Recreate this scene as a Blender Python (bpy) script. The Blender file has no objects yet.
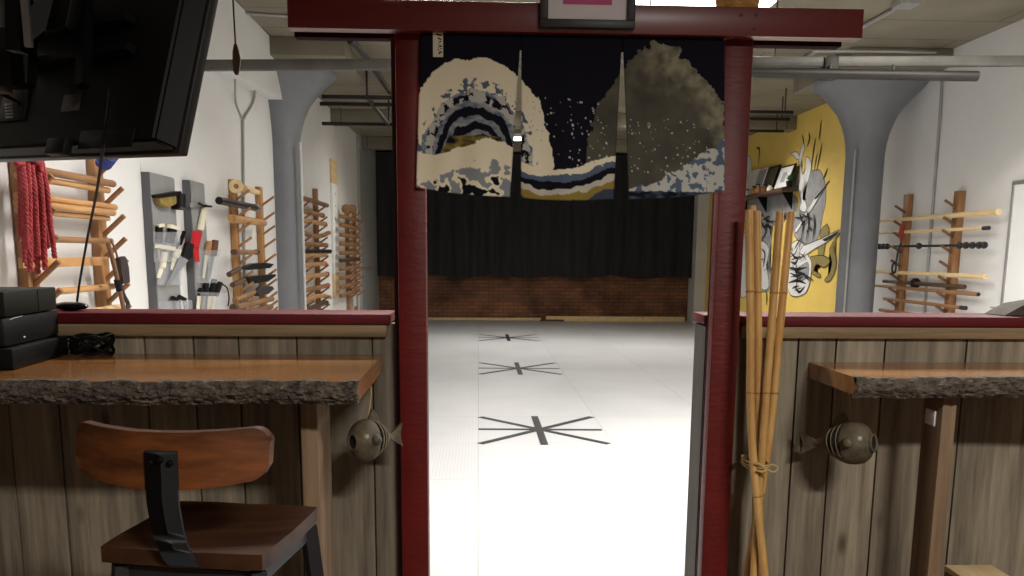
import bpy, bmesh, math, random
from mathutils import Vector, Matrix, noise as mn
random.seed(7)
C = bpy.context.scene.collection
sc = bpy.context.scene
PI = math.pi
V = Vector

# ---------------------------------------------------------------- camera model
FPX, CX, CY = 828.0, 512.0, 384.0          # focal length and optical centre in pixels of the 1024x576 frame
EYE = V((0, 0, 1.4))
def cam_basis(pitch=9.06, yaw=2.35, roll=.45):
    p, y, r = [math.radians(a) for a in (pitch, yaw, roll)]
    fw = V((math.sin(y)*math.cos(p), math.cos(y)*math.cos(p), -math.sin(p)))
    rt = V((math.cos(y), -math.sin(y), 0)); up = rt.cross(fw)
    c, s = math.cos(r), math.sin(r)
    return rt*c + up*s, up*c - rt*s, fw
RT, UP, FW = cam_basis()
def at(u, v, X=None, Y=None, Z=None):
    """point of the room on a wall / plane (X, Y or Z given) measured from the photograph"""
    d = RT*((u-CX)/FPX) + UP*(-(v-CY)/FPX) + FW
    if X is not None: t = (X-EYE.x)/d.x
    elif Y is not None: t = (Y-EYE.y)/d.y
    else: t = (Z-EYE.z)/d.z
    return EYE + d*t

cd = bpy.data.cameras.new('camera'); cam = bpy.data.objects.new('camera', cd); C.objects.link(cam)
cd.sensor_width = 36; cd.lens = 36*FPX/1024; cd.shift_y = (288-CY)/1024*-1*-1 if False else 0
cd.shift_y = -(288-CY)/1024               # optical centre lies 96 px below the middle of the frame
cd.clip_start = .02
cam.matrix_world = Matrix(((RT.x, UP.x, -FW.x, EYE.x), (RT.y, UP.y, -FW.y, EYE.y), (RT.z, UP.z, -FW.z, EYE.z), (0, 0, 0, 1)))
sc.camera = cam

# ---------------------------------------------------------------- materials
def S(r, g, b):
    f = lambda c: (c/255/12.92) if c/255 <= .04045 else ((c/255+.055)/1.055)**2.4
    return (f(r), f(g), f(b), 1)
def pbr(name, col, col2=None, rough=.5, metal=0, vscale=6, stretch=(1,1,1), bump=0, bscale=40, bstretch=None,
        island=0, spec=.5, knots=0, coat=0, coat_rough=.12, alpha=1, emit=0):
    m = bpy.data.materials.new(name); m.use_nodes = True
    nt = m.node_tree; N = nt.nodes; L = nt.links
    b = N['Principled BSDF']
    b.inputs['Roughness'].default_value = rough; b.inputs['Metallic'].default_value = metal
    b.inputs['Specular IOR Level'].default_value = spec; b.inputs['Coat Weight'].default_value = coat
    if coat: b.inputs['Coat Roughness'].default_value = coat_rough
    b.inputs['Base Color'].default_value = col
    if alpha < 1: b.inputs['Alpha'].default_value = alpha
    if emit:
        b.inputs['Emission Color'].default_value = col; b.inputs['Emission Strength'].default_value = emit
    tc = N.new('ShaderNodeTexCoord')
    out = None
    if col2:
        mp = N.new('ShaderNodeMapping'); mp.inputs['Scale'].default_value = stretch
        L.new(tc.outputs['Object'], mp.inputs['Vector'])
        no = N.new('ShaderNodeTexNoise'); no.inputs['Scale'].default_value = vscale; no.inputs['Detail'].default_value = 6
        no.inputs['Roughness'].default_value = .65
        vec = mp.outputs['Vector']
        if island:
            g0 = N.new('ShaderNodeNewGeometry'); ad = N.new('ShaderNodeVectorMath'); ad.operation = 'ADD'
            ml = N.new('ShaderNodeMath'); ml.operation = 'MULTIPLY'; ml.inputs[1].default_value = 37
            L.new(g0.outputs['Random Per Island'], ml.inputs[0]); L.new(vec, ad.inputs[0]); L.new(ml.outputs[0], ad.inputs[1])
            vec = ad.outputs[0]
        L.new(vec, no.inputs['Vector'])
        cr = N.new('ShaderNodeValToRGB'); cr.color_ramp.elements[0].position = .32; cr.color_ramp.elements[1].position = .68
        cr.color_ramp.elements[0].color = col; cr.color_ramp.elements[1].color = col2
        L.new(no.outputs['Fac'], cr.inputs['Fac']); out = cr.outputs['Color']
        if knots:
            mk = N.new('ShaderNodeMapping'); mk.inputs['Scale'].default_value = (7, 7, 2.6)
            L.new(tc.outputs['Object'], mk.inputs['Vector'])
            vo = N.new('ShaderNodeTexVoronoi'); vo.inputs['Scale'].default_value = 1.0; L.new(mk.outputs['Vector'], vo.inputs['Vector'])
            k = N.new('ShaderNodeValToRGB'); k.color_ramp.elements[0].position = .05; k.color_ramp.elements[1].position = .14
            k.color_ramp.elements[0].color = (knots, knots*.9, knots*.8, 1); k.color_ramp.elements[1].color = (1, 1, 1, 1)
            L.new(vo.outputs['Distance'], k.inputs['Fac'])
            mx = N.new('ShaderNodeMix'); mx.data_type = 'RGBA'; mx.blend_type = 'MULTIPLY'; mx.inputs['Factor'].default_value = 1
            L.new(out, mx.inputs['A']); L.new(k.outputs['Color'], mx.inputs['B']); out = mx.outputs['Result']
        if island:
            g = N.new('ShaderNodeNewGeometry'); mr = N.new('ShaderNodeMapRange')
            mr.inputs['To Min'].default_value = 1-island; mr.inputs['To Max'].default_value = 1+island*.7
            L.new(g.outputs['Random Per Island'], mr.inputs['Value'])
            mx = N.new('ShaderNodeMix'); mx.data_type = 'RGBA'; mx.blend_type = 'MULTIPLY'; mx.inputs['Factor'].default_value = 1
            L.new(out, mx.inputs['A']); L.new(mr.outputs['Result'], mx.inputs['B']); out = mx.outputs['Result']
        L.new(out, b.inputs['Base Color'])
    if bump:
        mp = N.new('ShaderNodeMapping'); mp.inputs['Scale'].default_value = bstretch or stretch
        L.new(tc.outputs['Object'], mp.inputs['Vector'])
        n2 = N.new('ShaderNodeTexNoise'); n2.inputs['Scale'].default_value = bscale; n2.inputs['Detail'].default_value = 4
        L.new(mp.outputs['Vector'], n2.inputs['Vector'])
        bp = N.new('ShaderNodeBump'); bp.inputs['Strength'].default_value = bump; bp.inputs['Distance'].default_value = .01
        L.new(n2.outputs['Fac'], bp.inputs['Height']); L.new(bp.outputs['Normal'], b.inputs['Normal'])
    return m

M = {}
M['red'] = pbr('red_paint', S(106,24,21), S(88,18,16), rough=.5, spec=.3, vscale=5, bump=.2, bscale=7, bstretch=(3,1,9), coat=.1, coat_rough=.4)
M['red_plain'] = pbr('red_paint_smooth', S(114,28,27), S(104,23,23), rough=.45, vscale=4, bump=.05, bscale=30, coat=.7, coat_rough=.3)
M['cap_red'] = pbr('red_trim_paint', S(100,20,28), S(86,16,24), rough=.6, spec=.25, vscale=6, bump=.1, bscale=20, bstretch=(1,10,10))
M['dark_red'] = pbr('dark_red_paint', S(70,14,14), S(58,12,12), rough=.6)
M['shade_red'] = pbr('shaded_red_paint', S(40,10,10), S(32,8,8), rough=.9, spec=.1)  # gate red darkened: the rear beam's shade is put into the colour
M['screw'] = pbr('dark_screw', S(70,22,22), rough=.6)
M['white_wall'] = pbr('white_plaster', S(222,221,220), S(215,214,213), rough=.7, vscale=1.2, bump=.05, bscale=30)
M['grey_wall'] = pbr('grey_paint', S(160,160,161), S(150,151,152), rough=.6, vscale=2)
M['light_grey'] = pbr('light_grey_paint', S(216,215,210), S(206,205,201), rough=.6, vscale=2)
M['column'] = pbr('grey_column_paint', S(122,124,129), S(112,114,119), rough=.45, vscale=2.5, bump=.08, bscale=14)
M['yellow'] = pbr('yellow_paint', S(240,208,112), S(232,198,100), rough=.6, vscale=1.5, bump=.04, bscale=20)
M['curtain'] = pbr('black_cloth', S(57,57,59), S(46,46,47), rough=.95, spec=.1, vscale=3, stretch=(4,4,.4))
M['barn'] = pbr('weathered_plank', S(150,138,117), S(93,83,70), rough=.75, vscale=3, stretch=(9,9,.55), island=.3, knots=.35, bump=.25, bscale=8, bstretch=(9,9,.5))
M['barn_x'] = pbr('weathered_trim', S(162,139,103), S(112,93,68), rough=.75, vscale=3, stretch=(.6,9,14), bump=.2, bscale=8, bstretch=(.6,9,14))
M['barn_end'] = pbr('weathered_end', S(92,88,80), S(70,66,60), rough=.8, vscale=3, stretch=(9,9,.6))
M['barn_leg'] = pbr('weathered_leg', S(139,113,85), S(100,79,59), rough=.7, vscale=3, stretch=(9,9,.6), bump=.15, bscale=10, bstretch=(9,9,.6))
M['slab'] = pbr('oiled_slab', S(164,113,62), S(122,80,42), rough=.24, vscale=2.2, stretch=(1.2,9,4), coat=.4, bump=.03, bscale=20)
M['bark'] = pbr('bark', S(115,102,89), S(40,34,28), rough=.85, vscale=34, stretch=(1,1,1.8), bump=1, bscale=90)
M['stool_wood'] = pbr('stool_wood', S(118,66,30), S(52,27,12), rough=.5, vscale=2.6, stretch=(1.6,4,9), spec=.25)
M['seat_wood'] = pbr('seat_wood', S(74,44,25), S(44,25,13), rough=.5, vscale=2.5, stretch=(1.5,12,5), spec=.3)
M['gun'] = pbr('gunmetal', S(55,55,58), S(45,45,48), rough=.5, metal=.5, vscale=4)
M['black'] = pbr('black_plastic', S(9,9,9), S(6,6,6), rough=.5, vscale=6, spec=.2)
M['bezel'] = pbr('bezel_plastic', S(38,36,35), S(33,31,30), rough=.45, vscale=6)
M['black_gloss'] = pbr('black_glossy_plastic', S(20,20,22), rough=.12)
M['charcoal'] = pbr('charcoal_plastic', S(18,18,20), S(13,13,15), rough=.5, vscale=6, spec=.25)
M['green_black'] = pbr('dark_green_metal', S(26,28,21), S(21,23,16), rough=.5, vscale=6, spec=.25)
M['rubber'] = pbr('cable_rubber', S(6,6,7), rough=.6, spec=.2)
M['silver'] = pbr('silver', S(190,190,192), rough=.3, metal=.9)
M['steel'] = pbr('steel_pipe', S(98,96,90), S(78,76,72), rough=.5, metal=.4, vscale=3)
M['dark_pipe'] = pbr('dark_iron_pipe', S(46,43,39), S(36,33,30), rough=.55, metal=.3, vscale=3)
M['conduit'] = pbr('conduit_metal', S(170,170,168), S(150,150,148), rough=.45, metal=.4, vscale=4)
M['white_pipe'] = pbr('white_painted_pipe', S(196,196,198), rough=.45)
M['sticker'] = pbr('grey_sticker', S(81,81,83), S(58,58,60), rough=.5, vscale=40, stretch=(1,1,3))
M['bamboo'] = pbr('rattan_cane', S(206,164,100), S(170,124,68), rough=.42, vscale=4, stretch=(5,5,1.2), bump=.06, bscale=6)
M['node_dark'] = pbr('cane_node', S(164,112,58), rough=.5)
M['twine'] = pbr('pale_twine', S(181,156,96), rough=.8)
M['pine'] = pbr('pine_rack', S(188,142,92), S(152,106,62), rough=.5, vscale=3, stretch=(6,6,.8))
M['pine_y'] = pbr('pine_rod', S(202,156,102), S(166,120,74), rough=.45, vscale=3, stretch=(6,.8,6))
M['brown_rack'] = pbr('brown_rack', S(168,122,80), S(130,90,54), rough=.5, vscale=3, stretch=(6,6,.8))
M['peg'] = pbr('dark_peg', S(122,88,62), S(96,66,44), rough=.5, vscale=5)
M['pale_wood'] = pbr('pale_wood', S(232,206,160), S(208,176,124), rough=.5, vscale=3, stretch=(5,.8,5))
M['mid_wood'] = pbr('mid_wood', S(160,118,78), S(124,88,54), rough=.5, vscale=3, stretch=(5,.8,5))
M['dark_wood'] = pbr('dark_wood', S(92,68,48), S(66,46,32), rough=.5, vscale=3, stretch=(5,.8,5))
M['black_stick'] = pbr('black_lacquer', S(30,28,28), rough=.35)
M['red_tip'] = pbr('red_tip', S(206,62,40), rough=.5)
M['leather'] = pbr('dark_leather', S(52,40,42), S(40,30,32), rough=.6, vscale=9)
M['brown_leather'] = pbr('brown_leather', S(128,92,62), S(104,72,46), rough=.6, vscale=9)
M['rope'] = pbr('red_rope', S(176,64,66), S(130,34,40), rough=.85, vscale=60, bump=.3, bscale=80)
M['blue'] = pbr('blue_cloth', S(44,58,128), S(34,44,104), rough=.8, vscale=20)
M['board_grey'] = pbr('grey_board', S(146,146,146), S(128,128,129), rough=.6, vscale=3)
M['board_dark'] = pbr('grey_board_edge', S(84,84,88), rough=.7)
M['clear'] = pbr('clear_plastic', S(205,208,212), rough=.15, alpha=.32)
M['ivory'] = pbr('ivory_plastic', S(226,218,196), rough=.5)
M['grey_blade'] = pbr('grey_blade', S(150,152,158), S(134,136,142), rough=.35, vscale=8)
M['holster'] = pbr('olive_holster', S(150,128,60), S(112,92,40), rough=.7, vscale=12)
M['red_plastic'] = pbr('red_plastic', S(190,36,44), rough=.4)
M['navy_plastic'] = pbr('navy_plastic', S(30,32,52), rough=.4)
M['brown'] = pbr('brown_handle', S(110,66,42), S(90,52,32), rough=.5, vscale=8)
M['white'] = pbr('white', S(232,232,230), rough=.5)
M['board_white'] = pbr('whiteboard', S(236,236,236), rough=.2)
M['mat_paper'] = pbr('mat_board', S(240,232,236), rough=.7)
M['pink'] = pbr('pink_print', S(214,72,136), S(200,60,124), rough=.5, vscale=12)
M['frame_dark'] = pbr('dark_frame', S(55,53,55), S(46,44,46), rough=.45, vscale=6)
M['straw'] = pbr('woven_straw', S(232,184,110), S(178,126,62), rough=.8, vscale=26, stretch=(1,1,3), bump=.8, bscale=60)
M['fish'] = pbr('fish_clay', S(106,94,72), S(62,55,43), rough=.6, vscale=16, bump=.3, bscale=50)
M['fish_rim'] = pbr('fish_rim', S(120,112,92), rough=.5)
M['fish_dark'] = pbr('fish_hole', S(10,9,8), rough=.9)
M['fish_pale'] = pbr('fish_pearl', S(170,160,136), rough=.3)
M['tape'] = pbr('black_tape', S(34,34,36), S(28,28,30), rough=.55, vscale=8)
M['mur_white'] = pbr('mural_white', S(232,231,228), S(216,215,212), rough=.6, vscale=3)
M['mur_grey'] = pbr('mural_grey', S(168,168,168), S(136,136,137), rough=.6, vscale=5)
M['mur_black'] = pbr('mural_black', S(34,32,30), rough=.6)
M['mur_olive'] = pbr('mural_olive', S(158,142,84), S(136,122,72), rough=.6, vscale=4)
M['photo_dark'] = pbr('photo_dark', S(54,50,40), S(86,80,58), rough=.3, vscale=9)
M['plant'] = pbr('green_leaf', S(50,110,62), rough=.6)
M['glassware'] = pbr('amber_bottle', S(168,120,76), rough=.2)
M['paddle'] = pbr('old_brown_wood', S(96,74,52), S(72,54,36), rough=.6, vscale=6)
M['brass'] = pbr('brass_lock', S(180,150,80), rough=.3, metal=.9)
M['lamp'] = pbr('lamp_diffuser', S(255,250,240), emit=9)
M['lamp_body'] = pbr('lamp_body', S(220,220,218), rough=.5)

def brick_mat():
    m = bpy.data.materials.new('old_brick'); m.use_nodes = True; nt = m.node_tree; N = nt.nodes; L = nt.links; b = N['Principled BSDF']
    b.inputs['Roughness'].default_value = .85
    tc = N.new('ShaderNodeTexCoord'); sx = N.new('ShaderNodeSeparateXYZ'); cx = N.new('ShaderNodeCombineXYZ')
    L.new(tc.outputs['Object'], sx.inputs[0]); L.new(sx.outputs['X'], cx.inputs['X']); L.new(sx.outputs['Z'], cx.inputs['Y'])
    br = N.new('ShaderNodeTexBrick'); br.inputs['Scale'].default_value = 1
    br.inputs['Brick Width'].default_value = .21; br.inputs['Row Height'].default_value = .075; br.inputs['Mortar Size'].default_value = .008
    br.inputs['Color1'].default_value = S(152,102,72); br.inputs['Color2'].default_value = S(126,84,60); br.inputs['Mortar'].default_value = S(98,78,62)
    L.new(cx.outputs[0], br.inputs['Vector'])
    no = N.new('ShaderNodeTexNoise'); no.inputs['Scale'].default_value = 1.4; no.inputs['Detail'].default_value = 5; L.new(cx.outputs[0], no.inputs['Vector'])
    cr = N.new('ShaderNodeValToRGB'); cr.color_ramp.elements[0].position = .35; cr.color_ramp.elements[0].color = (.35,.33,.33,1)
    cr.color_ramp.elements[1].position = .6; cr.color_ramp.elements[1].color = (1,1,1,1); L.new(no.outputs['Fac'], cr.inputs['Fac'])
    mx = N.new('ShaderNodeMix'); mx.data_type = 'RGBA'; mx.blend_type = 'MULTIPLY'; mx.inputs['Factor'].default_value = 1
    L.new(br.outputs['Color'], mx.inputs['A']); L.new(cr.outputs['Color'], mx.inputs['B']); L.new(mx.outputs['Result'], b.inputs['Base Color'])
    bp = N.new('ShaderNodeBump'); bp.inputs['Strength'].default_value = .5; L.new(br.outputs['Fac'], bp.inputs['Height']); bp.invert = True
    L.new(bp.outputs['Normal'], b.inputs['Normal'])
    return m
M['brick'] = brick_mat()

def floor_mat():
    m = bpy.data.materials.new('foam_mat_floor'); m.use_nodes = True; nt = m.node_tree; N = nt.nodes; L = nt.links; b = N['Principled BSDF']
    b.inputs['Roughness'].default_value = .42; b.inputs['Specular IOR Level'].default_value = .5
    tc = N.new('ShaderNodeTexCoord')
    br = N.new('ShaderNodeTexBrick'); br.offset = 0; br.inputs['Scale'].default_value = 1
    br.inputs['Brick Width'].default_value = 1; br.inputs['Row Height'].default_value = 1; br.inputs['Mortar Size'].default_value = .005
    br.inputs['Color1'].default_value = S(190,191,192); br.inputs['Color2'].default_value = S(184,185,186); br.inputs['Mortar'].default_value = S(168,169,170)
    mpf = N.new('ShaderNodeMapping'); mpf.inputs['Location'].default_value = (1.25, 9.9, 0); L.new(tc.outputs['Object'], mpf.inputs['Vector'])
    L.new(mpf.outputs['Vector'], br.inputs['Vector'])
    no = N.new('ShaderNodeTexNoise'); no.inputs['Scale'].default_value = .9; no.inputs['Detail'].default_value = 6; L.new(tc.outputs['Object'], no.inputs['Vector'])
    cr = N.new('ShaderNodeValToRGB'); cr.color_ramp.elements[0].position = .3; cr.color_ramp.elements[0].color = (.86,.86,.87,1)
    cr.color_ramp.elements[1].position = .7; cr.color_ramp.elements[1].color = (1,1,1,1); L.new(no.outputs['Fac'], cr.inputs['Fac'])
    mx = N.new('ShaderNodeMix'); mx.data_type = 'RGBA'; mx.blend_type = 'MULTIPLY'; mx.inputs['Factor'].default_value = 1
    L.new(br.outputs['Color'], mx.inputs['A']); L.new(cr.outputs['Color'], mx.inputs['B']); L.new(mx.outputs['Result'], b.inputs['Base Color'])
    wv = N.new('ShaderNodeTexWave'); wv.bands_direction = 'X'; wv.inputs['Scale'].default_value = 14; L.new(tc.outputs['Object'], wv.inputs['Vector'])
    bp = N.new('ShaderNodeBump'); bp.inputs['Strength'].default_value = .12; bp.inputs['Distance'].default_value = .004
    L.new(wv.outputs['Fac'], bp.inputs['Height']); L.new(bp.outputs['Normal'], b.inputs['Normal'])
    return m
M['floor'] = floor_mat()
M['entry_floor'] = pbr('darkened_entry_floor', S(92,72,56), S(64,50,38), rough=.6, vscale=3, stretch=(8,.6,8))  # unseen floor, darkened so that shadows form under the counters
M['entry_wall'] = pbr('darkened_entry_wall', S(104,92,80), S(92,80,70), rough=.8, vscale=2)  # unseen walls, darkened to cut bounced light on the entrance side

def ceiling_mat():
    m = bpy.data.materials.new('board_formed_ceiling'); m.use_nodes = True; nt = m.node_tree; N = nt.nodes; L = nt.links; b = N['Principled BSDF']
    b.inputs['Roughness'].default_value = .8
    tc = N.new('ShaderNodeTexCoord')
    br = N.new('ShaderNodeTexBrick'); br.offset = .5; br.inputs['Scale'].default_value = 1
    br.inputs['Brick Width'].default_value = 3.2; br.inputs['Row Height'].default_value = .62; br.inputs['Mortar Size'].default_value = .008
    br.inputs['Color1'].default_value = S(132,125,108); br.inputs['Color2'].default_value = S(123,116,100); br.inputs['Mortar'].default_value = S(92,84,72)
    L.new(tc.outputs['Object'], br.inputs['Vector'])
    no = N.new('ShaderNodeTexNoise'); no.inputs['Scale'].default_value = 1.5; no.inputs['Detail'].default_value = 7; L.new(tc.outputs['Object'], no.inputs['Vector'])
    cr = N.new('ShaderNodeValToRGB'); cr.color_ramp.elements[0].position = .3; cr.color_ramp.elements[0].color = (.8,.78,.74,1)
    cr.color_ramp.elements[1].position = .6; cr.color_ramp.elements[1].color = (1,1,1,1); L.new(no.outputs['Fac'], cr.inputs['Fac'])
    mx = N.new('ShaderNodeMix'); mx.data_type = 'RGBA'; mx.blend_type = 'MULTIPLY'; mx.inputs['Factor'].default_value = 1
    L.new(br.outputs['Color'], mx.inputs['A']); L.new(cr.outputs['Color'], mx.inputs['B']); L.new(mx.outputs['Result'], b.inputs['Base Color'])
    return m
M['ceiling'] = ceiling_mat()

# ---------------------------------------------------------------- mesh builder
ORG = {}
def frame_z(d):
    d = V(d).normalized()
    a = V((0,0,1)) if abs(d.z) < .9 else V((1,0,0))
    x = a.cross(d).normalized(); y = d.cross(x)
    return Matrix((x, y, d)).transposed()
class MB:
    def __init__(s): s.bm = bmesh.new(); s.lay = None
    def _add(s, verts, faces):
        vs = [s.bm.verts.new(v) for v in verts]
        for f in faces:
            try: s.bm.faces.new([vs[i] for i in f])
            except ValueError: pass
        return vs
    def box(s, c, size, R=None, bev=0):
        R = R or Matrix.Identity(3); c = V(c); h = V(size)/2
        vs = s._add([c + R @ V((x*h.x, y*h.y, z*h.z)) for x in (-1,1) for y in (-1,1) for z in (-1,1)],
               [(0,1,3,2),(4,6,7,5),(0,4,5,1),(2,3,7,6),(0,2,6,4),(1,5,7,3)])
        if bev:
            es = set(e for v in vs for e in v.link_edges)
            bmesh.ops.bevel(s.bm, geom=list(es), offset=bev, segments=2, affect='EDGES', profile=.5)
        return s
    def bar(s, p0, p1, w, t, up=(0,0,1), bev=0):
        """rectangular bar from p0 to p1: w along up-ish, t across"""
        p0, p1 = V(p0), V(p1); d = (p1-p0); l = d.length; d.normalize()
        sx = d.cross(V(up)).normalized(); u = sx.cross(d)
        return s.box((p0+p1)/2, (t, l, w), Matrix((sx, d, u)).transposed(), bev)
    def tube(s, pts, r, seg=8, caps=True, closed=False):
        pts = [V(p) for p in pts]; n = len(pts)
        rs = r if isinstance(r, (list, tuple)) else [r]*n
        rings = []
        prev = None
        for i, p in enumerate(pts):
            a = pts[i-1] if (i > 0 or closed) else p; b = pts[(i+1) % n] if (i < n-1 or closed) else p
            F = frame_z(b-a)
            x = F.col[0].copy()
            if prev is not None:
                d = F.col[2]; x = (prev - d*prev.dot(d))
                x = x.normalized() if x.length > 1e-6 else F.col[0]
            y = F.col[2].cross(x); prev = x
            rings.append([s.bm.verts.new(p + (x*math.cos(2*PI*k/seg) + y*math.sin(2*PI*k/seg))*rs[i]) for k in range(seg)])
        for i in range(n if closed else n-1):
            a, b = rings[i], rings[(i+1) % n]
            for k in range(seg): s.bm.faces.new((a[k], a[(k+1)%seg], b[(k+1)%seg], b[k]))
        if caps and not closed:
            s.bm.faces.new(rings[0][::-1]); s.bm.faces.new(rings[-1])
        return s
    def cyl(s, p0, p1, r0, r1=None, seg=12): return s.tube([p0, p1], [r0, r0 if r1 is None else r1], seg)
    def lathe(s, prof, c=(0,0,0), axis=(0,0,1), seg=24, caps=True):
        c = V(c); F = frame_z(axis); rings = []
        for r, z in prof:
            rings.append([s.bm.verts.new(c + F @ V((r*math.cos(2*PI*k/seg), r*math.sin(2*PI*k/seg), z))) for k in range(seg)])
        for a, b in zip(rings, rings[1:]):
            for k in range(seg): s.bm.faces.new((a[k], a[(k+1)%seg], b[(k+1)%seg], b[k]))
        if caps: s.bm.faces.new(rings[0][::-1]); s.bm.faces.new(rings[-1])
        return s
    def sph(s, c, rad, R=None, seg=16, rings=10):
        R = R or Matrix.Identity(3); c = V(c); rad = V(rad) if not isinstance(rad, (int, float)) else V((rad,)*3)
        g = [[s.bm.verts.new(c + R @ V((rad.x*math.sin(t)*math.cos(a), rad.y*math.sin(t)*math.sin(a), rad.z*math.cos(t))))
              for a in [2*PI*k/seg for k in range(seg)]] for t in [PI*(i)/rings for i in range(1, rings)]]
        top = s.bm.verts.new(c + R @ V((0,0,rad.z))); bot = s.bm.verts.new(c + R @ V((0,0,-rad.z)))
        for k in range(seg):
            s.bm.faces.new((top, g[0][k], g[0][(k+1)%seg])); s.bm.faces.new((bot, g[-1][(k+1)%seg], g[-1][k]))
        for a, b in zip(g, g[1:]):
            for k in range(seg): s.bm.faces.new((a[k], b[k], b[(k+1)%seg], a[(k+1)%seg]))
        return s
    def prism(s, pts, off, tri=True):
        """closed polygon of 3-D points given depth off (vector)"""
        off = V(off); n = len(pts)
        a = [s.bm.verts.new(V(p)) for p in pts]; b = [s.bm.verts.new(V(p)+off) for p in pts]
        f1 = s.bm.faces.new(a); f2 = s.bm.faces.new(b[::-1])
        for i in range(n): s.bm.faces.new((a[i], b[i], b[(i+1)%n], a[(i+1)%n]))
        bmesh.ops.triangulate(s.bm, faces=[f1, f2])
        return s
    def grid(s, fn, nu, nv, thick=None, closed_u=False):
        g = [[s.bm.verts.new(fn(i/nu, j/nv)) for j in range(nv+1)] for i in range(nu+1)]
        for i in range(nu):
            for j in range(nv): s.bm.faces.new((g[i][j], g[i+1][j], g[i+1][j+1], g[i][j+1]))
        if thick is not None:
            t = V(thick); h = [[s.bm.verts.new(v.co + t) for v in row] for row in g]
            for i in range(nu):
                for j in range(nv): s.bm.faces.new((h[i][j], h[i][j+1], h[i+1][j+1], h[i+1][j]))
            for i in range(nu):
                s.bm.faces.new((g[i][0], h[i][0], h[i+1][0], g[i+1][0])); s.bm.faces.new((g[i][nv], g[i+1][nv], h[i+1][nv], h[i][nv]))
            for j in range(nv):
                s.bm.faces.new((g[0][j], g[0][j+1], h[0][j+1], h[0][j])); s.bm.faces.new((g[nu][j], h[nu][j], h[nu][j+1], g[nu][j+1]))
        return s
    def build(s, name, mat, parent=None, angle=38, label=None):
        bm = s.bm
        bmesh.ops.recalc_face_normals(bm, faces=bm.faces)
        for f in bm.faces: f.smooth = True
        a = math.radians(angle)
        for e in bm.edges:
            if len(e.link_faces) == 2 and e.calc_face_angle(0) > a: e.smooth = False
        if parent is not None: org = ORG[parent.name]
        else:
            xs = [v.co for v in bm.verts]
            lo = V([min(c[i] for c in xs) for i in range(3)]); hi = V([max(c[i] for c in xs) for i in range(3)])
            org = V(((lo.x+hi.x)/2, (lo.y+hi.y)/2, lo.z))
        bmesh.ops.translate(bm, verts=bm.verts, vec=-org)
        me = bpy.data.meshes.new(name); bm.to_mesh(me); bm.free()
        me.materials.append(M[mat] if isinstance(mat, str) else mat)
        o = bpy.data.objects.new(name, me); C.objects.link(o)
        if parent is not None: o.parent = parent
        else: o.location = org
        ORG[o.name] = org
        if label: o['label'] = label
        return o
def thing(name, label, cat, loc, group=None):
    o = bpy.data.objects.new(name, None); o.empty_display_size = .05; C.objects.link(o); o.location = loc; ORG[o.name] = V(loc)
    o['label'] = label; o['category'] = cat
    if group: o['group'] = group
    return o
def tag(o, label, cat, group=None):
    o['label'] = label; o['category'] = cat
    if group: o['group'] = group
    return o
def struct(o): o['kind'] = 'structure'; return o
def smooth_path(pts, n=6):
    """Catmull-Rom"""
    P = [V(p) for p in pts]; out = []
    for i in range(len(P)-1):
        a = P[i-1] if i else P[0]*2-P[1]; b, c = P[i], P[i+1]; d = P[i+2] if i+2 < len(P) else P[-1]*2-P[-2]
        for k in range(n):
            t = k/n
            out.append(.5*((2*b)+(c-a)*t+(2*a-5*b+4*c-d)*t*t+(3*b-a-3*c+d)*t**3))
    out.append(P[-1]); return out

# ---------------------------------------------------------------- setting
XL, XR, YF, YB, HC = -2.1, 4.6, -2.6, 17.25, 3.38
struct(MB().box(((XL+XR)/2, (2.55+YB)/2, -.05), (XR-XL+.3, YB-2.55+.3, .1)).build('floor', 'floor'))
struct(MB().box(((XL+XR)/2, (YF+2.4)/2-.15, -.05), (XR-XL+.3, 2.4-YF+.3, .1)).build('floor_entrance', 'entry_floor'))
struct(MB().box(((XL+XR)/2, (YF+YB)/2, HC+.06), (XR-XL+.3, YB-YF+.3, .12)).build('ceiling', 'ceiling'))
struct(MB().box((XL-.075, (2.56+YB)/2, HC/2), (.15, YB-2.56, HC)).build('wall_left', 'white_wall'))
struct(MB().box((XL-.075, (YF+2.56)/2, HC/2), (.15, 2.56-YF, HC)).build('wall_left_entrance', 'entry_wall'))
YY = 9.9
struct(MB().box((XR+.075, (2.56+YY)/2, HC/2), (.15, YY-2.56, HC)).build('wall_right', 'white_wall'))
struct(MB().box((XR+.075, (YF+2.56)/2, HC/2), (.15, 2.56-YF, HC)).build('wall_right_entrance', 'entry_wall'))
struct(MB().box((XR+.075, (YB+YY)/2, HC/2), (.15, YB-YY, HC)).build('wall_right_yellow', 'yellow'))
struct(MB().box(((XL+XR)/2, YB+.075, HC/2), (XR-XL+.3, .15, HC)).build('wall_back', 'brick'))
struct(MB().box(((XL+XR)/2, YF-.075, HC/2), (XR-XL+.3, .15, HC)).build('wall_front', 'entry_wall'))
struct(MB().box((XL+.025, (14.78+YB)/2, HC/2), (.05, YB-14.78, HC)).build('trim_1', 'grey_wall'))
struct(MB().box((4.49, 17.0, HC/2), (.22, .5, HC)).build('trim_2', 'light_grey'))
struct(MB().box((-.35, YB-.06, .025), (3.3, .12, .05), bev=.006).build('baseboard_back', 'pale_wood'))
# spandrel beam along the left wall, its underside dropping towards the front
mb = MB()
p = [(XL, 2.7, 2.56), (XL, 8.82, 2.89), (XL, 8.82, HC), (XL, 2.7, HC)]
mb.prism(p, (.14, 0, 0)); struct(mb.build('trim_3', 'white_wall'))
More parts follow.
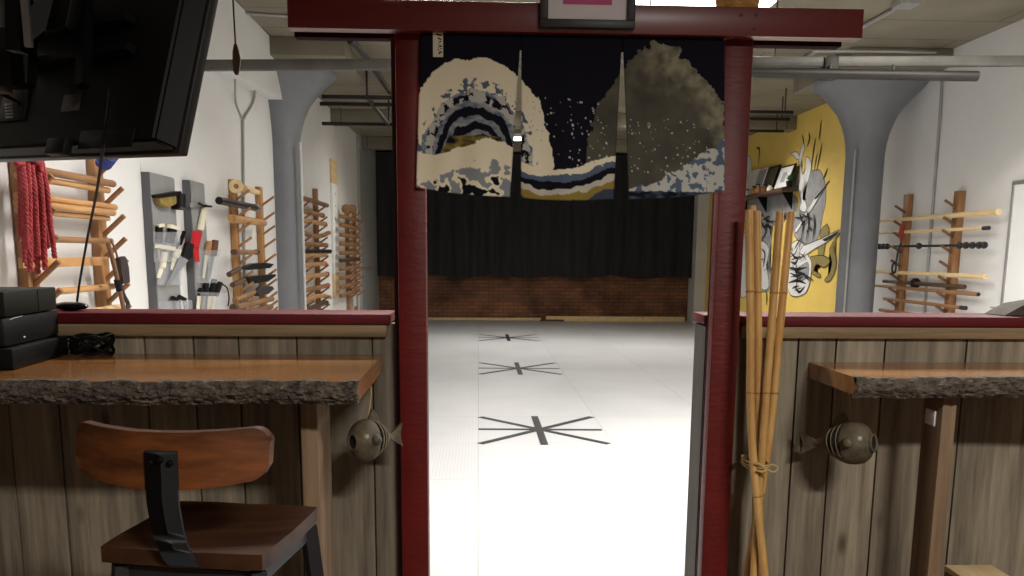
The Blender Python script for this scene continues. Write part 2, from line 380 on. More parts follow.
# drop panels over the columns
struct(MB().box((XL+.42, 9.0, HC-.085), (.84, 1.5, .17), bev=.01).build('trim_4', 'ceiling'))
struct(MB().box((4.09, 9.0, HC-.085), (1.0, 1.5, .17), bev=.01).build('trim_5', 'ceiling'))
for i, yb in enumerate((12.4, 15.2)):
    struct(MB().box(((XL+XR)/2, yb, HC-.1), (XR-XL, .3, .2), bev=.01).build('trim_%d' % (6+i), 'ceiling'))
prof = [(.195,0),(.195,2.45),(.205,2.56),(.225,2.66),(.255,2.76),(.31,2.88),(.39,2.98),(.47,3.07),(.55,3.14),(.585,3.17),(.585,3.21)]
cl = MB().lathe(prof, (-2.06, 9.0, 0), seg=40).build('column', 'column', angle=60)
tag(cl, 'grey round concrete column with flared head against the left wall', 'column', 'flared concrete columns')
cr_ = MB().lathe(prof, (4.14, 9.0, 0), seg=40).build('column', 'column', angle=60)
tag(cr_, 'grey round concrete column with flared head beside the yellow wall on the right', 'column', 'flared concrete columns')
for x, y, lb in ((-1.83, 8.86, 'white painted pipe running down the left column'), (3.97, 8.86, 'pale pipe running down the right column')):
    tag(MB().tube(smooth_path([(x, y, 0), (x, y, 2.3), (x, y-.01, 2.42)], 4), .013, 8).build('column_pipe', 'white_pipe' if x < 0 else 'conduit'), lb, 'pipe', 'pipes on the columns')

# plank half walls -------------------------------------------------------------
YW0, YW1, ZC = 2.5, 2.63, 1.185
def half_wall(name, seams, x0, x1):
    mb = MB(); xs = [x0] + [s for s in seams if x0 < s < x1] + [x1]
    for a, b in zip(xs, xs[1:]):
        mb.box(((a+b)/2, YW0+.012, ZC/2), (b-a-.005, .024, ZC), bev=.002)
        mb.box(((a+b)/2, YW1-.012, ZC/2), (b-a-.005, .024, ZC), bev=.002)
    mb.box(((x0+x1)/2, (YW0+YW1)/2, ZC/2), (x1-x0-.002, YW1-YW0-.04, ZC-.01))
    return struct(mb.build(name, 'barn'))
sl = [at(u, 450, Y=YW0).x for u in (-180, -90, -30, 12, 62, 151, 199, 243, 300, 374)]
sr = [at(u, 450, Y=YW0).x for u in (792, 829, 877, 957, 1040, 1100, 1160, 1220, 1290, 1360, 1440, 1520, 1600, 1690, 1780, 1880, 1990)]
half_wall('wall_partition_left', sl, XL, -.245)
half_wall('wall_partition_right', sr, .70, XR)
for nm, a, b in (('trim_8', XL, -.262), ('trim_9', .796, XR)):
    struct(MB().box(((a+b)/2, 2.555, 1.2), (b-a, .175, .03), bev=.004).build(nm, 'cap_red'))
for nm, a, b in (('trim_10', XL, -.275), ('trim_11', .80, XR)):
    struct(MB().box(((a+b)/2, 2.489, 1.165), (b-a, .02, .038), bev=.003).build(nm, 'barn_x'))
struct(MB().box((.703, 2.565, .59), (.018, .125, 1.18)).build('trim_12', 'barn_end'))

struct(MB().box((.742, 2.572, 1.2), (.107, .141, .03), bev=.004).build('trim_13', 'cap_red'))
# red gateway ------------------------------------------------------------------
g = thing('gateway', 'dark red painted wooden gateway with a wide crossbeam between the two half walls', 'gateway', (.27, 2.46, 0))
for xa, xb, xo in ((-.234, -.152, -.25), (.696, .778, .79)):
    po = MB().box(((xa+xb)/2, 2.467, 1.0), (xb-xa, .061, 2.0), bev=.005).build('post', 'red', g)
    MB().box(((min(xa, xo)+max(xb, xo))/2, 2.489, 1.0), (max(xb, xo)-min(xa, xo), .016, 2.0)).build('dark_strip', 'dark_red', po)  # darker red strip showing past the outer edge of each post
x0, x1 = -.518, 1.068
li = MB().box(((x0+x1)/2, 2.412, 2.034), (x1-x0, .044, .077), bev=.002).build('crossbeam', 'red_plain', g)
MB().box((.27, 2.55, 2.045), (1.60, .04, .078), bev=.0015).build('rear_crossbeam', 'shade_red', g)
for u, v in ((408, 7), (408, 22), (741, 15), (756, 15), (754, 29), (394, 45)):
    p = at(u, v, Y=2.39)
    if v < 40: MB().cyl(p+V((0,.003,0)), p-V((0,.0012,0)), .0048, seg=10).build('screw_head', 'screw', li)

# noren ------------------------------------------------------------------------
def noren_mat():
    m = bpy.data.materials.new('printed_cotton'); m.use_nodes = True; nt = m.node_tree; b = nt.nodes['Principled BSDF']
    b.inputs['Roughness'].default_value = .9; b.inputs['Specular IOR Level'].default_value = .1
    a = nt.nodes.new('ShaderNodeAttribute'); a.attribute_name = 'print'; nt.links.new(a.outputs['Color'], b.inputs['Base Color'])
    return m
M['noren'] = noren_mat()
NAVY, CREAM, OLIVE, SLATE, OCHRE, FOAM = [V(S(*c)[:3]) for c in ((25,25,35), (246,236,208), (98,95,82), (92,106,128), (150,130,64), (196,196,188))]
PALE = V(S(150,145,122)[:3])
def nz(x, y, s, o=0): return mn.fractal(V((x*s, y*s, o)), 1, 2, 4)
def lerp(a, b, t): t = max(0, min(1, t)); return a*(1-t)+b*t
SPECK = [(random.uniform(.34, .62), random.uniform(.38, .8), random.uniform(.0012, .003)) for _ in range(90)] + \
        [(random.uniform(.68, .95), random.uniform(.5, .85), random.uniform(.001, .0026)) for _ in range(80)]
def pattern(x, y):
    """x 0..1 across the three panels, y 0..1 downwards: banded rounded hills and foam on navy"""
    c = NAVY.copy()
    # left hill: rounded, cream rim, slate bands inside
    dx, dy = (x-.19)/.25, (y-.82)/.68
    r = math.hypot(dx, dy) + .05*nz(x, y*.5, 14)
    if r < 1 and y < .95:
        c = CREAM
        if r < .72:
            w = math.sin(r*46 + 1.2*nz(x, y*.5, 6, 3))
            c = NAVY if w < .25 else lerp(SLATE, FOAM, .3+.5*nz(x, y, 30))
            if r > .60 and nz(x, y*.5, 34, 5) > -.05: c = FOAM
        elif r < .80 and nz(x, y*.5, 36, 7) > .12: c = SLATE
        if r < .45 and y > .62: c = lerp(OCHRE, NAVY, .5+nz(x, y, 24, 2))
    # olive boulder on the right
    dx, dy = (x-.785)/.255, (y-1.0)/.93
    r2 = math.hypot(dx, dy)+.10*nz(x, y*.5, 9, 11)+.04*nz(x, y*.5, 40, 2)
    if r2 < 1 and x > .55:
        k = .5+.5*nz(x, y*.5, 10, 4)
        c = lerp(NAVY, OLIVE, .45+.6*k)
        if r2 > .74: c = lerp(c, PALE, min(1, (r2-.74)*6)*max(0, min(1, (x-.66)*8))*(.65+.8*nz(x, y*.5, 26, 9)))
    if .325 < x < .66:
        s = .78 + .05*math.sin((x-.33)*14) + .015*nz(x, y, 12)
        if y > s:
            q = (y-s)/.22 + .12*nz(x, y*.3, 12, 3)
            i = int(q*5.2)
            c = (CREAM, SLATE, NAVY, lerp(CREAM, SLATE, .4), OCHRE, lerp(NAVY, SLATE, .4))[min(5, max(0, i))]
    for sx, sy, sr_ in SPECK:
        if abs(x-sx) < sr_ and abs(y-sy) < sr_*2: c = FOAM
    # low foam at the foot of the left and right panels
    if x < .335:
        s = .74 - .10*math.exp(-((x-.23)/.10)**2) + .02*nz(x, y, 20)
        if y > s:
            c = CREAM
            n_ = nz(x, y*.5, 22, 1)
            if y > s+.13 and n_ > .08: c = lerp(SLATE, FOAM, .4)
            if y > s+.17 and n_ < -.28: c = NAVY
    if x > .66:
        s = .93 - .30*max(0, (x-.74)/.26)**1.1 + .03*nz(x, y*.5, 24)
        if y > s:
            n_ = nz(x, y*.5, 38, 6)
            c = FOAM if n_ > -.12 else SLATE
            if y > .955: c = lerp(NAVY, SLATE, .5+nz(x, y, 18))
    return c
no = thing('noren_curtain', 'navy three-panel doorway curtain with cream and olive print under the red crossbeam', 'curtain', (.26, 2.415, 1.55))
def noren_panel(tl, tr, br_, bl, ph):
    mb = MB(); nu, nv = 130, 190
    col = mb.bm.verts.layers.float_color.new('print')
    g = []
    for i in range(nu+1):
        row = []
        for j in range(nv+1):
            s, t = i/nu, j/nv
            a = tl*(1-s)+tr*s; b = bl*(1-s)+br_*s; p = a*(1-t)+b*t
            p = V((p.x, 2.416 + .006*t*math.sin(s*7+ph) + .004*t*math.sin(s*17+ph*2), p.z - .006*math.sin(s*PI)*t))
            v = mb.bm.verts.new(p); c = pattern((p.x+.175)/.875, (1.995-p.z)/.44)
            if s < .012 or s > .988 or t > .99: c = c*.75
            v[col] = (c.x, c.y, c.z, 1); row.append(v)
        g.append(row)
    for i in range(nu):
        for j in range(nv): mb.bm.faces.new((g[i][j], g[i+1][j], g[i+1][j+1], g[i][j+1]))
    o = mb.build('panel', 'noren', no, angle=180)
    md = o.modifiers.new('thick', 'SOLIDIFY'); md.thickness = .0012
    return o
zt = 1.9955
def NP(u, v): return at(u, v, Y=2.415)
e1, e2 = NP(521, 50).x, NP(622, 50).x
noren_panel(V((-.16,0,zt)), V((e1-.001,0,zt)), NP(510,197), NP(416,187), 0)
noren_panel(V((e1+.001,0,zt)), V((e2-.001,0,zt)), NP(614,199), NP(521,198), 1.6)
noren_panel(V((e2+.001,0,zt)), V((.686,0,zt)), NP(724,191), NP(629,199), 3.1)
MB().box((.262, 2.419, 1.975), (.84, .003, .042)).build('top_hem', pbr('navy_hem', S(25,25,35), rough=.9, spec=.1), no)
tgp = at(438, 44.5, Y=2.4135)
tg = MB().box(tgp, (.028, .0012, .066)).build('tag', 'ivory', no, label='small white cloth tag at the top left of the curtain')
mb = MB()
for k in range(6):
    z = tgp.z + .026 - k*.0095
    for q in range(3): mb.box((tgp.x+.004+random.uniform(-.005,.004), tgp.y-.0008, z+random.uniform(-.003,.003)), (random.uniform(.002,.009), .0006, random.uniform(.0012,.004)))
mb.build('lettering', 'black', tg)

# picture frame on the crossbeam ----------------------------------------------
pl, prt = at(540, 27, Y=2.37), at(635, 27, Y=2.37)
zb = pl.z; xa, xb = pl.x, prt.x; h = .235; w = xb-xa; fwd = .022
pf = thing('picture_frame', 'dark framed pink print in a white mat fixed to the red crossbeam', 'picture', ((xa+xb)/2, 2.385, zb))
mb = MB()
for c, s in ((((xa+xb)/2, 2.378, zb+fwd/2), (w, .022, fwd)), (((xa+xb)/2, 2.378, zb+h-fwd/2), (w, .022, fwd)),
             ((xa+fwd/2, 2.378, zb+h/2), (fwd, .022, h-2*fwd)), ((xb-fwd/2, 2.378, zb+h/2), (fwd, .022, h-2*fwd))): mb.box(c, s, bev=.002)
mb.build('frame', 'frame_dark', pf)
MB().box(((xa+xb)/2, 2.382, zb+h/2), (w-.03, .006, h-.03)).build('mat', 'mat_paper', pf)
q0, q1 = at(563, 4, Y=2.378), at(612, 4, Y=2.378)
MB().box(((q0.x+q1.x)/2, 2.3783, q0.z+.07), (q1.x-q0.x, .001, .14)).build('print', 'pink', pf)

# straw basket on the crossbeam -------------------------------------------------
bx = at(738.5, 2, Y=2.44).x
mb = MB()
nseg = 44
def bask(i, j):
    a = 2*PI*i; t = j; rr = (.056 + .012*t)
    bump_ = .0022*math.sin(a*22+ (PI if int(t*9) % 2 else 0))
    return V((bx+(rr+bump_)*math.cos(a), 2.45+(rr+bump_)*math.sin(a)*.8, 2.0735+.10*t))
mb.grid(bask, 88, 18)
mb.lathe([(.055,0),(.055,.004)], (bx, 2.45, 2.0735), seg=24)
bk = thing('straw_basket', 'small woven straw basket standing on the right part of the red crossbeam', 'basket', (bx, 2.45, 2.0735))
mb.build('body', 'straw', bk)
mb = MB(); mb.tube([(bx+.071*math.cos(2*PI*k/40), 2.45+.057*math.sin(2*PI*k/40), 2.1735) for k in range(40)], .005, 6, closed=True); mb.build('rim', 'straw', bk)

# counters ----------------------------------------------------------------------
def counter(name_label, xs_end, z, x_far, y_front, end_sign, legx, seed):
    rnd = random.Random(seed)
    c = thing('live_edge_counter', name_label, 'counter', ((xs_end+x_far)/2, (YW0+y_front)/2, z-.052))
    lo, hi = min(xs_end, x_far), max(xs_end, x_far); n = 90
    def fy(x): return y_front + .014*mn.noise(V((x*3.1, seed, 0))) + .008*mn.noise(V((x*11, seed, 2)))
    pts = [V((lo, YW0-.001, z-.048))] + [V((hi, YW0-.001, z-.048))] + [V((hi-(hi-lo)*k/n, fy(hi-(hi-lo)*k/n), z-.048)) for k in range(n+1)]
    MB().prism(pts, (0, 0, .048)).build('slab', 'slab', c)
    mb = MB()
    def bark(s, t):
        x = lo+(hi-lo)*s; bul = math.sin(t*PI)
        return V((x, fy(x)-.002-.016*bul-.009*bul*mn.noise(V((x*26, t*3, seed))) - .008*mn.noise(V((x*60, t*6, seed))) - .006*mn.noise(V((x*140, t*12, seed))), z+.001-.056*t-.004*mn.noise(V((x*16, t, 4)))))
    mb.grid(bark, 420, 14, thick=(0, .02, 0)); mb.build('bark_edge', 'bark', c)
    return c
cL = counter('long glossy live-edge wood counter left of the gateway, in front of the bar stool', -.288, 1.091, XL+.01, 1.97, 1, -.42, 3)
cR = counter('glossy live-edge wood counter right of the gateway, above the clay fish', 1.02, 1.071, 3.4, 2.18, -1, 1.3, 8)
# legs
a, b = at(301, 440, Y=2.1).x, at(318, 440, Y=2.1).x
MB().box(((a+b)/2, 2.19, .521), (b-a, .18, 1.042), bev=.003).build('leg', 'barn_leg', cL)
MB().box((-1.75, 2.19, .521), (b-a, .18, 1.042), bev=.003).build('leg', 'barn_leg', cL)
a, b = at(940, 440, Y=2.23).x, at(954, 440, Y=2.23).x
lg = MB().box(((a+b)/2, 2.28, .511), (b-a, .10, 1.022), bev=.003).build('leg', 'barn_leg', cR)
MB().box((3.0, 2.28, .511), (b-a, .10, 1.022), bev=.003).build('leg', 'barn_leg', cR)
p = at(935, 418, Y=2.27); MB().box((a-.002, 2.285, p.z), (.006, .05, .045), bev=.002).build('sticker', 'white', lg, label='small pale plate on the counter leg')

# bar stool -----------------------------------------------------------------------
st = thing('bar_stool', 'brown wooden bar stool with curved backrest and dark metal frame at the left counter', 'stool', (-.58, 1.82, 0))
SO, SR = V((-.58, 1.815, 0)), Matrix.Rotation(math.radians(-9), 3, 'Z')
def sp(x, y, z): return SO + SR @ V((x, y, z))
zs = .790
mb = MB()
def seat_f(s, t):
    x, y = (s-.5)*2, (t-.5)*2
    k = (abs(x)**6+abs(y)**6)
    ex = -.004+.180*x*(1-.03*abs(y)**4); ey = -.008+.166*y*(1-.03*abs(x)**4)
    dish = -.012*max(0, 1-(x*x+y*y)*.9)
    return sp(ex, ey, zs+dish)
mb.grid(seat_f, 20, 20, thick=(0, 0, -.034)); mb.build('seat', 'seat_wood', st, angle=50)
mb = MB()
def back_f(s, t):
    x = (s-.5)*2; z = (t-.5)*2
    hh = .057*(1-.10*abs(x)**2) if True else 0
    if abs(x) > .86: hh *= math.sqrt(max(.02, 1-((abs(x)-.86)/.16)**2))*.999
    yc = -.215 + .062*x*x + .012*(z*.5)
    zc = .989+ .012*x*x
    return sp(-.020+.208*x, yc, zc + hh*z)
mb.grid(back_f, 44, 12, thick=SR @ V((0, .022, 0))); mb.build('backrest', 'stool_wood', st, angle=50)
mb = MB()
path = smooth_path([sp(-.004, -.222, 1.012), sp(-.004, -.224, .96), sp(-.003, -.226, .90), sp(.002, -.212, .82), sp(.008, -.17, .755), sp(.012, -.06, .732), sp(.012, .05, .728)], 6)
wx = SR @ V((1, 0, 0))
for aa, bb in zip(path, path[1:]):
    d = (bb-aa).normalized(); n_ = wx.cross(d).normalized()
    mb._add([aa-wx*.033, aa+wx*.033, bb+wx*.033, bb-wx*.033, aa-wx*.033+n_*.006, aa+wx*.033+n_*.006, bb+wx*.033+n_*.006, bb-wx*.033+n_*.006],
            [(0,1,2,3),(7,6,5,4),(0,4,5,1),(1,5,6,2),(2,6,7,3),(3,7,4,0)])
bmesh.ops.remove_doubles(mb.bm, verts=mb.bm.verts, dist=.0004)
sm = mb.build('back_strap', 'gun', st, label='grey flat metal strap')
for dx, dz in ((-.02, -.006), (0, .0), (.02, -.006)):
    p = sp(-.004+dx, -.2225, 0.995+dz); d = SR @ V((0, -1, 0))
    MB().lathe([(.0065,-.004),(.0065,.004),(.004,.0075)], p, d, 10).build('bolt', 'black', sm)
mb = MB(); z0 = .728
for sx, sy, ex, ey in ((-.15,-.15,.15,-.15),(-.15,.15,.15,.15),(-.15,-.15,-.15,.15),(.15,-.15,.15,.15)):
    mb.bar(sp(sx, sy, z0), sp(ex, ey, z0), .034, .006)
mb.build('seat_frame', 'gun', st)
for sx in (-1, 1):
    for sy in (-1, 1):
        MB().bar(sp(.148*sx, .148*sy, .745), sp(.205*sx, .205*sy, 0), .032, .032, up=(SR @ V((sx, -sy, 0)))).build('leg', 'gun', st)
mb = MB()
q = .186
for sx, sy, ex, ey in ((-q,-q,q,-q),(-q,q,q,q),(-q,-q,-q,q),(q,-q,q,q)): mb.bar(sp(sx, sy, .25), sp(ex, ey, .25), .025, .012)
mb.build('footrest', 'gun', st)
for u in (118, 268):
    p = at(u, 566, Y=1.62); 
MB().lathe([(.006,0),(.006,.006),(.003,.009)], sp(.13, -.156, .735), SR @ V((0,-1,0)), 8).build('bolt', 'black', st)

# clay fish -----------------------------------------------------------------------
def fish(label, mouth, tail, side, R, hang):
    """mouth / tail points in the room, R body radius, side = direction (from the axis) that shows the eye"""
    t = thing('clay_fish', label, 'fish ornament', (mouth+tail)/2 - V((0,0,R)), 'clay fish under the counters')
    ax = (tail-mouth); L = ax.length; ax.normalize()
    F = frame_z(ax)
    prof = [(.30,0),(.34,-.004),(.44,.02),(.68,.07),(.9,.17),(1.0,.3),(.96,.42),(.82,.56),(.6,.70),(.38,.82),(.22,.92),(.16,1.0)]
    mb = MB()
    def body(s, q):
        i = q*(len(prof)-1); k = min(int(i), len(prof)-2); f = i-k
        r = (prof[k][0]*(1-f)+prof[k+1][0]*f)*R; z = (prof[k][1]*(1-f)+prof[k+1][1]*f)*L
        a = 2*PI*s
        u_ = V((0,0,1)) - ax*ax.z; u_.normalize(); w_ = ax.cross(u_)
        n_ = 1+.05*mn.noise(V((math.cos(a)*2, math.sin(a)*2, z*30)))
        return mouth + ax*z + (u_*math.cos(a)*1.08 + w_*math.sin(a)*.9)*r*n_
    mb.grid(body, 28, 30)
    bmesh.ops.remove_doubles(mb.bm, verts=mb.bm.verts, dist=.0002)
    bo = mb.build('body', 'fish', t, angle=60)
    u_ = V((0,0,1)) - ax*ax.z; u_.normalize(); w_ = ax.cross(u_)
    if w_.dot(side) < 0: w_ = -w_
    MB().lathe([(R*.37,0),(R*.37,.003),(R*.25,.003)], mouth+ax*.006, -ax, 20).build('mouth', 'fish_dark', t, label='dark round open mouth')
    MB().tube([mouth+(u_*math.cos(2*PI*k/24)*1.05+w_*math.sin(2*PI*k/24)*.9)*R*.38-ax*.001 for k in range(24)], R*.075, 6, closed=True).build('lip', 'fish', t)
    for f, hh, pr in ((.28, .15, .90), (.13, .45, .66)):
        d = (w_*.9+u_*hh).normalized()
        eo = mouth+ax*L*f+d*R*pr
        MB().sph(eo, R*(.27 if f > .15 else .15), seg=12, rings=8).build('eye', 'fish' if f > .15 else 'fish_pale', t)
    def rad(f):
        for (r0, z0), (r1, z1) in zip(prof, prof[1:]):
            if z0 <= f <= z1: return r0+(r1-r0)*(f-z0)/(z1-z0)
        return .2
    for k in range(3):
        mb = MB(); f = .42+.10*k
        pts = []
        for j in range(7):
            a = math.radians(-35+j*17+k*3); d = w_*math.cos(a)*.9+u_*math.sin(a)*1.08
            fz = f+.035*math.sin(j/6*PI); pts.append(mouth+ax*L*fz+d*R*rad(fz)*1.0)
        mb.tube(pts, [.001,.003,.0045,.005,.0045,.003,.001], 6); mb.build('gill_slit', 'fish_dark', bo)
        mb = MB(); mb.tube([p_+ax*.006 for p_ in pts], [.001,.002,.003,.003,.003,.002,.001], 6); mb.build('gill_rim', 'fish_rim', bo)
    mb = MB(); tp = mouth+ax*L*.96
    mb.prism([tp+u_*R*.16, tp+ax*L*.30+u_*R*.62, tp+ax*L*.24, tp+ax*L*.34-u_*R*.6, tp-u_*R*.16], w_*.008); mb.build('tail_fin', 'fish', t)
    mb = MB(); dp = mouth+ax*L*.34+u_*R*.98
    mb.prism([dp, dp+ax*L*.10+u_*R*.55, dp+ax*L*.22+u_*R*.30, dp+ax*L*.34-u_*R*.22], w_*.008); mb.build('dorsal_fin', 'fish', t)
    top = mouth+ax*L*.36+u_*R*1.35
    MB().tube(smooth_path([top-u_*R*.4, (top+hang)/2+V((.006,0,0)), hang], 5), .0016, 6).build('cord', 'twine', t)
    return t
mL = at(353, 442, Y=2.22); tL = at(391, 436, Y=2.33)
fish('grey-brown clay fish hanging under the end of the left counter by the red post', mL, tL, V((.5,-1,.15)), .056, V(((mL.x*.6+tL.x*.4), 2.32, 1.043)))
mR = at(873, 443, Y=2.27); tR = at(815, 443, Y=2.40)
fish('grey-brown clay fish hanging under the end of the right counter', mR, tR, V((-.4,-1,.15)), .060, V(((mR.x*.4+tR.x*.6)+.02, 2.36, 1.023)))

# rattan canes --------------------------------------------------------------------
canes = [((749,210),(752,440),(767,600),2.335,'leftmost tall rattan cane of the tied bundle against the right half wall'),
         ((757,211),(759,440),(760,600),2.391,'second rattan cane from the left in the tied bundle by the red post'),
         ((780,212),(763,440),(752,600),2.363,'third rattan cane from the left in the tied bundle by the red post'),
         ((791,212),(769,440),(743,600),2.419,'rightmost rattan cane at the top of the tied bundle by the red post'),
         ((752,206),(756,440),(756,600),2.447,'rattan cane at the back of the tied bundle by the red post')]
for (tp, md, bt, yy, lb) in canes:
    p0 = at(*tp, Y=yy+.03); p1 = at(*md, Y=yy-.03); d = (p1-p0); 
    pb = at(*bt, Y=yy-.06)
    d2 = (pb-p1).normalized(); pend = p1 + d2*((p1.z-.012)/-d2.z)
    pth = smooth_path([p0, (p0+p1)/2, p1, (p1+pend)/2, pend], 10)
    t = thing('rattan_cane', lb, 'cane', pend, 'rattan canes in the bundle')
    rr = .0118
    MB().tube(pth, [rr*(1+.05*mn.noise(V((i*.7, tp[0], 0)))) for i in range(len(pth))], 12).build('shaft', 'bamboo', t)
    for k in (7, 16, 24, 31):
        if k < len(pth)-1:
            d = (pth[k+1]-pth[k-1]).normalized()
            MB().lathe([(rr*1.02,-.003),(rr*1.12,0),(rr*1.02,.003)], pth[k], d, 12).build('joint', 'node_dark', t)
tp = at(761, 467, Y=2.30)
mb = MB()
for k in range(3):
    mb.tube([tp+V((.031*math.cos(2*PI*i/28), .055+.078*math.sin(2*PI*i/28), .006*k-.006+.004*math.cos(2*PI*i/28+k))) for i in range(28)], .003, 6, closed=True)
bn = thing('twine_tie', 'pale twine knotted round the bundle of rattan canes', 'twine', tp-V((0,0,.02)))
mb.build('wrap', 'twine', bn)
mb = MB(); q = tp+V((.006,-.02,0))
mb.tube(smooth_path([q, q+V((.016,-.006,.014)), q+V((.034,-.004,.004)), q+V((.022,-.006,-.008)), q], 6), .0026, 6)
mb.tube(smooth_path([q, q+V((-.016,-.006,.012)), q+V((-.03,-.004,.020))], 6), .0026, 6)
mb.tube(smooth_path([q, q+V((-.010,-.006,-.008)), q+V((-.026,-.004,-.004))], 6), .0026, 6)
mb.build('knot', 'twine', bn)

# television -----------------------------------------------------------------------
hv = V((-.815,.577,.034)).normalized()
n0 = V((.577,.815,0)).normalized(); u0 = n0.cross(hv); u0 = u0 if u0.z > 0 else -u0
n0 = hv.cross(u0); n0 = n0 if n0.y > 0 else -n0
th = math.radians(15); tu = (u0*math.cos(th)+n0*math.sin(th)).normalized(); tn = (n0*math.cos(th)-u0*math.sin(th)).normalized()
TB = at(188, 157, Y=1.8) - tn*.043
TW, TH = .80, .51
def tp_(a, b, c): return TB + hv*a + tu*b + tn*c      # a to the left, b up, c towards the screen
TR = Matrix((hv, tu, tn)).transposed()
tv = thing('television', 'black flat television seen from behind, tilted down above the left counter', 'television', tp_(TW/2, 0, .03))
bd = MB().box(tp_(TW/2, TH/2, .032), (TW, TH, .022), TR, .004).build('bezel', 'bezel', tv)
MB().box(tp_(TW/2, TH/2, .0437), (TW-.03, TH-.03, .002), TR).build('screen', 'black_gloss', tv)
mb = MB()
i0, i1 = .0, .05
rim = [(0.004,.004),(TW-.004,.004),(TW-.004,TH-.004),(.004,TH-.004)]; inn = [(.036,.014),(TW-.03,.014),(TW-.03,TH-.03),(.036,TH-.03)]
vv = [mb.bm.verts.new(tp_(a, b, .022)) for a, b in rim] + [mb.bm.verts.new(tp_(a, b, -.018)) for a, b in inn]
for k in range(4): mb.bm.faces.new((vv[k], vv[(k+1)%4], vv[4+(k+1)%4], vv[4+k]))
mb.bm.faces.new(vv[4:]); mb.bm.faces.new(vv[:4][::-1])
bmesh.ops.bevel(mb.bm, geom=[e for e in mb.bm.edges], offset=.006, segments=2, affect='EDGES')
hs = mb.build('rear_housing', 'black', tv)
def onTV(u, v, c=-.02):
    d = RT*((u-CX)/FPX)+UP*(-(v-CY)/FPX)+FW; P0 = tp_(0,0,c); t = (P0-EYE).dot(tn)/d.dot(tn); return EYE+d*t
def tvc(p): d = p-TB; return d.dot(hv), d.dot(tu)
def tvbox(name, mat, u0_, v0_, u1_, v1_, dep, label=None, parent=hs, base=-.018):
    a0, b0 = tvc(onTV(u0_, v0_)); a1, b1 = tvc(onTV(u1_, v1_))
    return MB().box(tp_((a0+a1)/2, (b0+b1)/2, base-dep/2), (abs(a1-a0), abs(b1-b0), dep), TR, min(.002, dep/3)).build(name, mat, parent, label=label)
tvbox('label_plate', 'sticker', 63.5, 95, 78, 110, .001, 'small grey sticker on the back of the television')
tvbox('vent_panel', 'charcoal', 81, 131, 131, 147, .002)
tvbox('port_panel', 'charcoal', 6, 86, 24, 120, .004)
for k in range(5): tvbox('port', 'conduit', 6+1.2*k*.2, 104+k*3.2, 13+1.2*k*.2, 105.6+k*3.2, .006)
tvbox('stand_socket', 'charcoal', 55, 141, 70, 156, .02)
mt = thing('television_mount', 'black steel arm mount holding the television, on a ceiling pole', 'mount', tp_(TW*.98, TH*.7, -.2))
for v0_ in (33, 63): 
    a0, b0 = tvc(onTV(20, v0_+5)); a1, b1 = tvc(onTV(135, v0_-13))
    MB().bar(tp_(a0, b0, -.03), tp_(a1, b1, -.03), .016, .022, up=tu).build('rail', 'black', mt)
for u in (45, 100):
    a0, b0 = tvc(onTV(u, -45)); a1, b1 = tvc(onTV(u-4, 92))
    MB().bar(tp_(a0, b0, -.05), tp_(a1, b1, -.05), .03, .02, up=hv).build('bracket', 'black', mt)
c0 = tp_(TW*.50, TH*.62, -.075)
MB().box(c0, (.16, .14, .03), TR, .004).build('plate', 'black', mt)
pole = V((at(-4, 30, Y=1.95).x, 1.95, 0)); zz = at(20, 40, Y=1.9).z
MB().bar(c0, V((pole.x+.02, pole.y, zz)), .05, .03).build('arm', 'black', mt)
MB().cyl(V((pole.x, pole.y, zz-.10)), V((pole.x, pole.y, HC)), .022, seg=16).build('pole', 'steel', mt)
MB().box(V((pole.x, pole.y, HC-.006)), (.14, .14, .012), bev=.002).build('ceiling_plate', 'black', mt)
MB().box(V((pole.x+.012, pole.y-.005, zz-.03)), (.06, .06, .12), bev=.004).build('clamp', 'charcoal', mt)
ra, rb = at(24.5, -4, Y=1.72), at(29, 47, Y=1.72)
MB().bar(ra, rb, .014, .008).build('silver_rail', 'silver', mt)
ra, rb = at(17, -4, Y=1.76), at(17, 52, Y=1.76); MB().bar(ra, rb, .03, .03).build('arm_joint', 'black', mt)
# cable from the television down behind the boxes
pts = [onTV(109, 88, -.03), onTV(105, 125, -.03), onTV(103, 147, -.032), at(97, 190, Y=2.15), at(88, 235, Y=2.45), at(80, 280, Y=2.63), at(77, 302, Y=2.645)]
cb = MB().tube(smooth_path(pts, 8), .0034, 8).build('power_cable', 'rubber'); tag(cb, 'black cable hanging from the television down to the left half wall', 'cable')
pts = [at(-4, 93, Y=2.0), at(6, 96, Y=2.0), onTV(14, 100, -.03), onTV(19, 104, -.024)]
tag(MB().tube(smooth_path(pts, 6), .004, 8).build('signal_cable', 'rubber'), 'short black cable plugged into the left edge of the television', 'cable')

# boxes on the left counter ------------------------------------------------------
ZT = 1.0925
b0 = at(14, 370, Z=ZT); b1 = at(69, 351, Y=2.475); b1.z = ZT
dR = (b1-b0).normalized(); dL = V((-dR.y, dR.x, 0))          # right face runs along dR, left face along dL
if dL.x > 0: dL = -dL
RB = Matrix((dR, dL, V((0,0,1)))).transposed()
def obox(lbl, name, mat, near, ln, wd, z0, z1, bev=.004):
    t = thing(name, lbl, 'electronics', V((near.x, near.y, z0)) + dR*ln/2 + dL*wd/2)
    bo = MB().box(V((near.x, near.y, (z0+z1)/2)) + dR*ln/2 + dL*wd/2, (ln, wd, z1-z0), RB, bev).build('case', mat, t)
    return t, bo
lnn = (b1-b0).length
z1 = at(14, 349, Y=b0.y).z
t1, c1 = obox('flat black box at the bottom of the stack on the left counter', 'media_box', 'black', b0, lnn, .30, ZT, z1)
n2 = b0 - dR*.0 + dL*.02
z2 = at(6, 318, Y=n2.y).z
t2, c2 = obox('rounded charcoal box in the middle of the stack on the left counter', 'media_box', 'charcoal', n2+dR*.01, lnn*.97, .28, z1+.001, z2, .012)
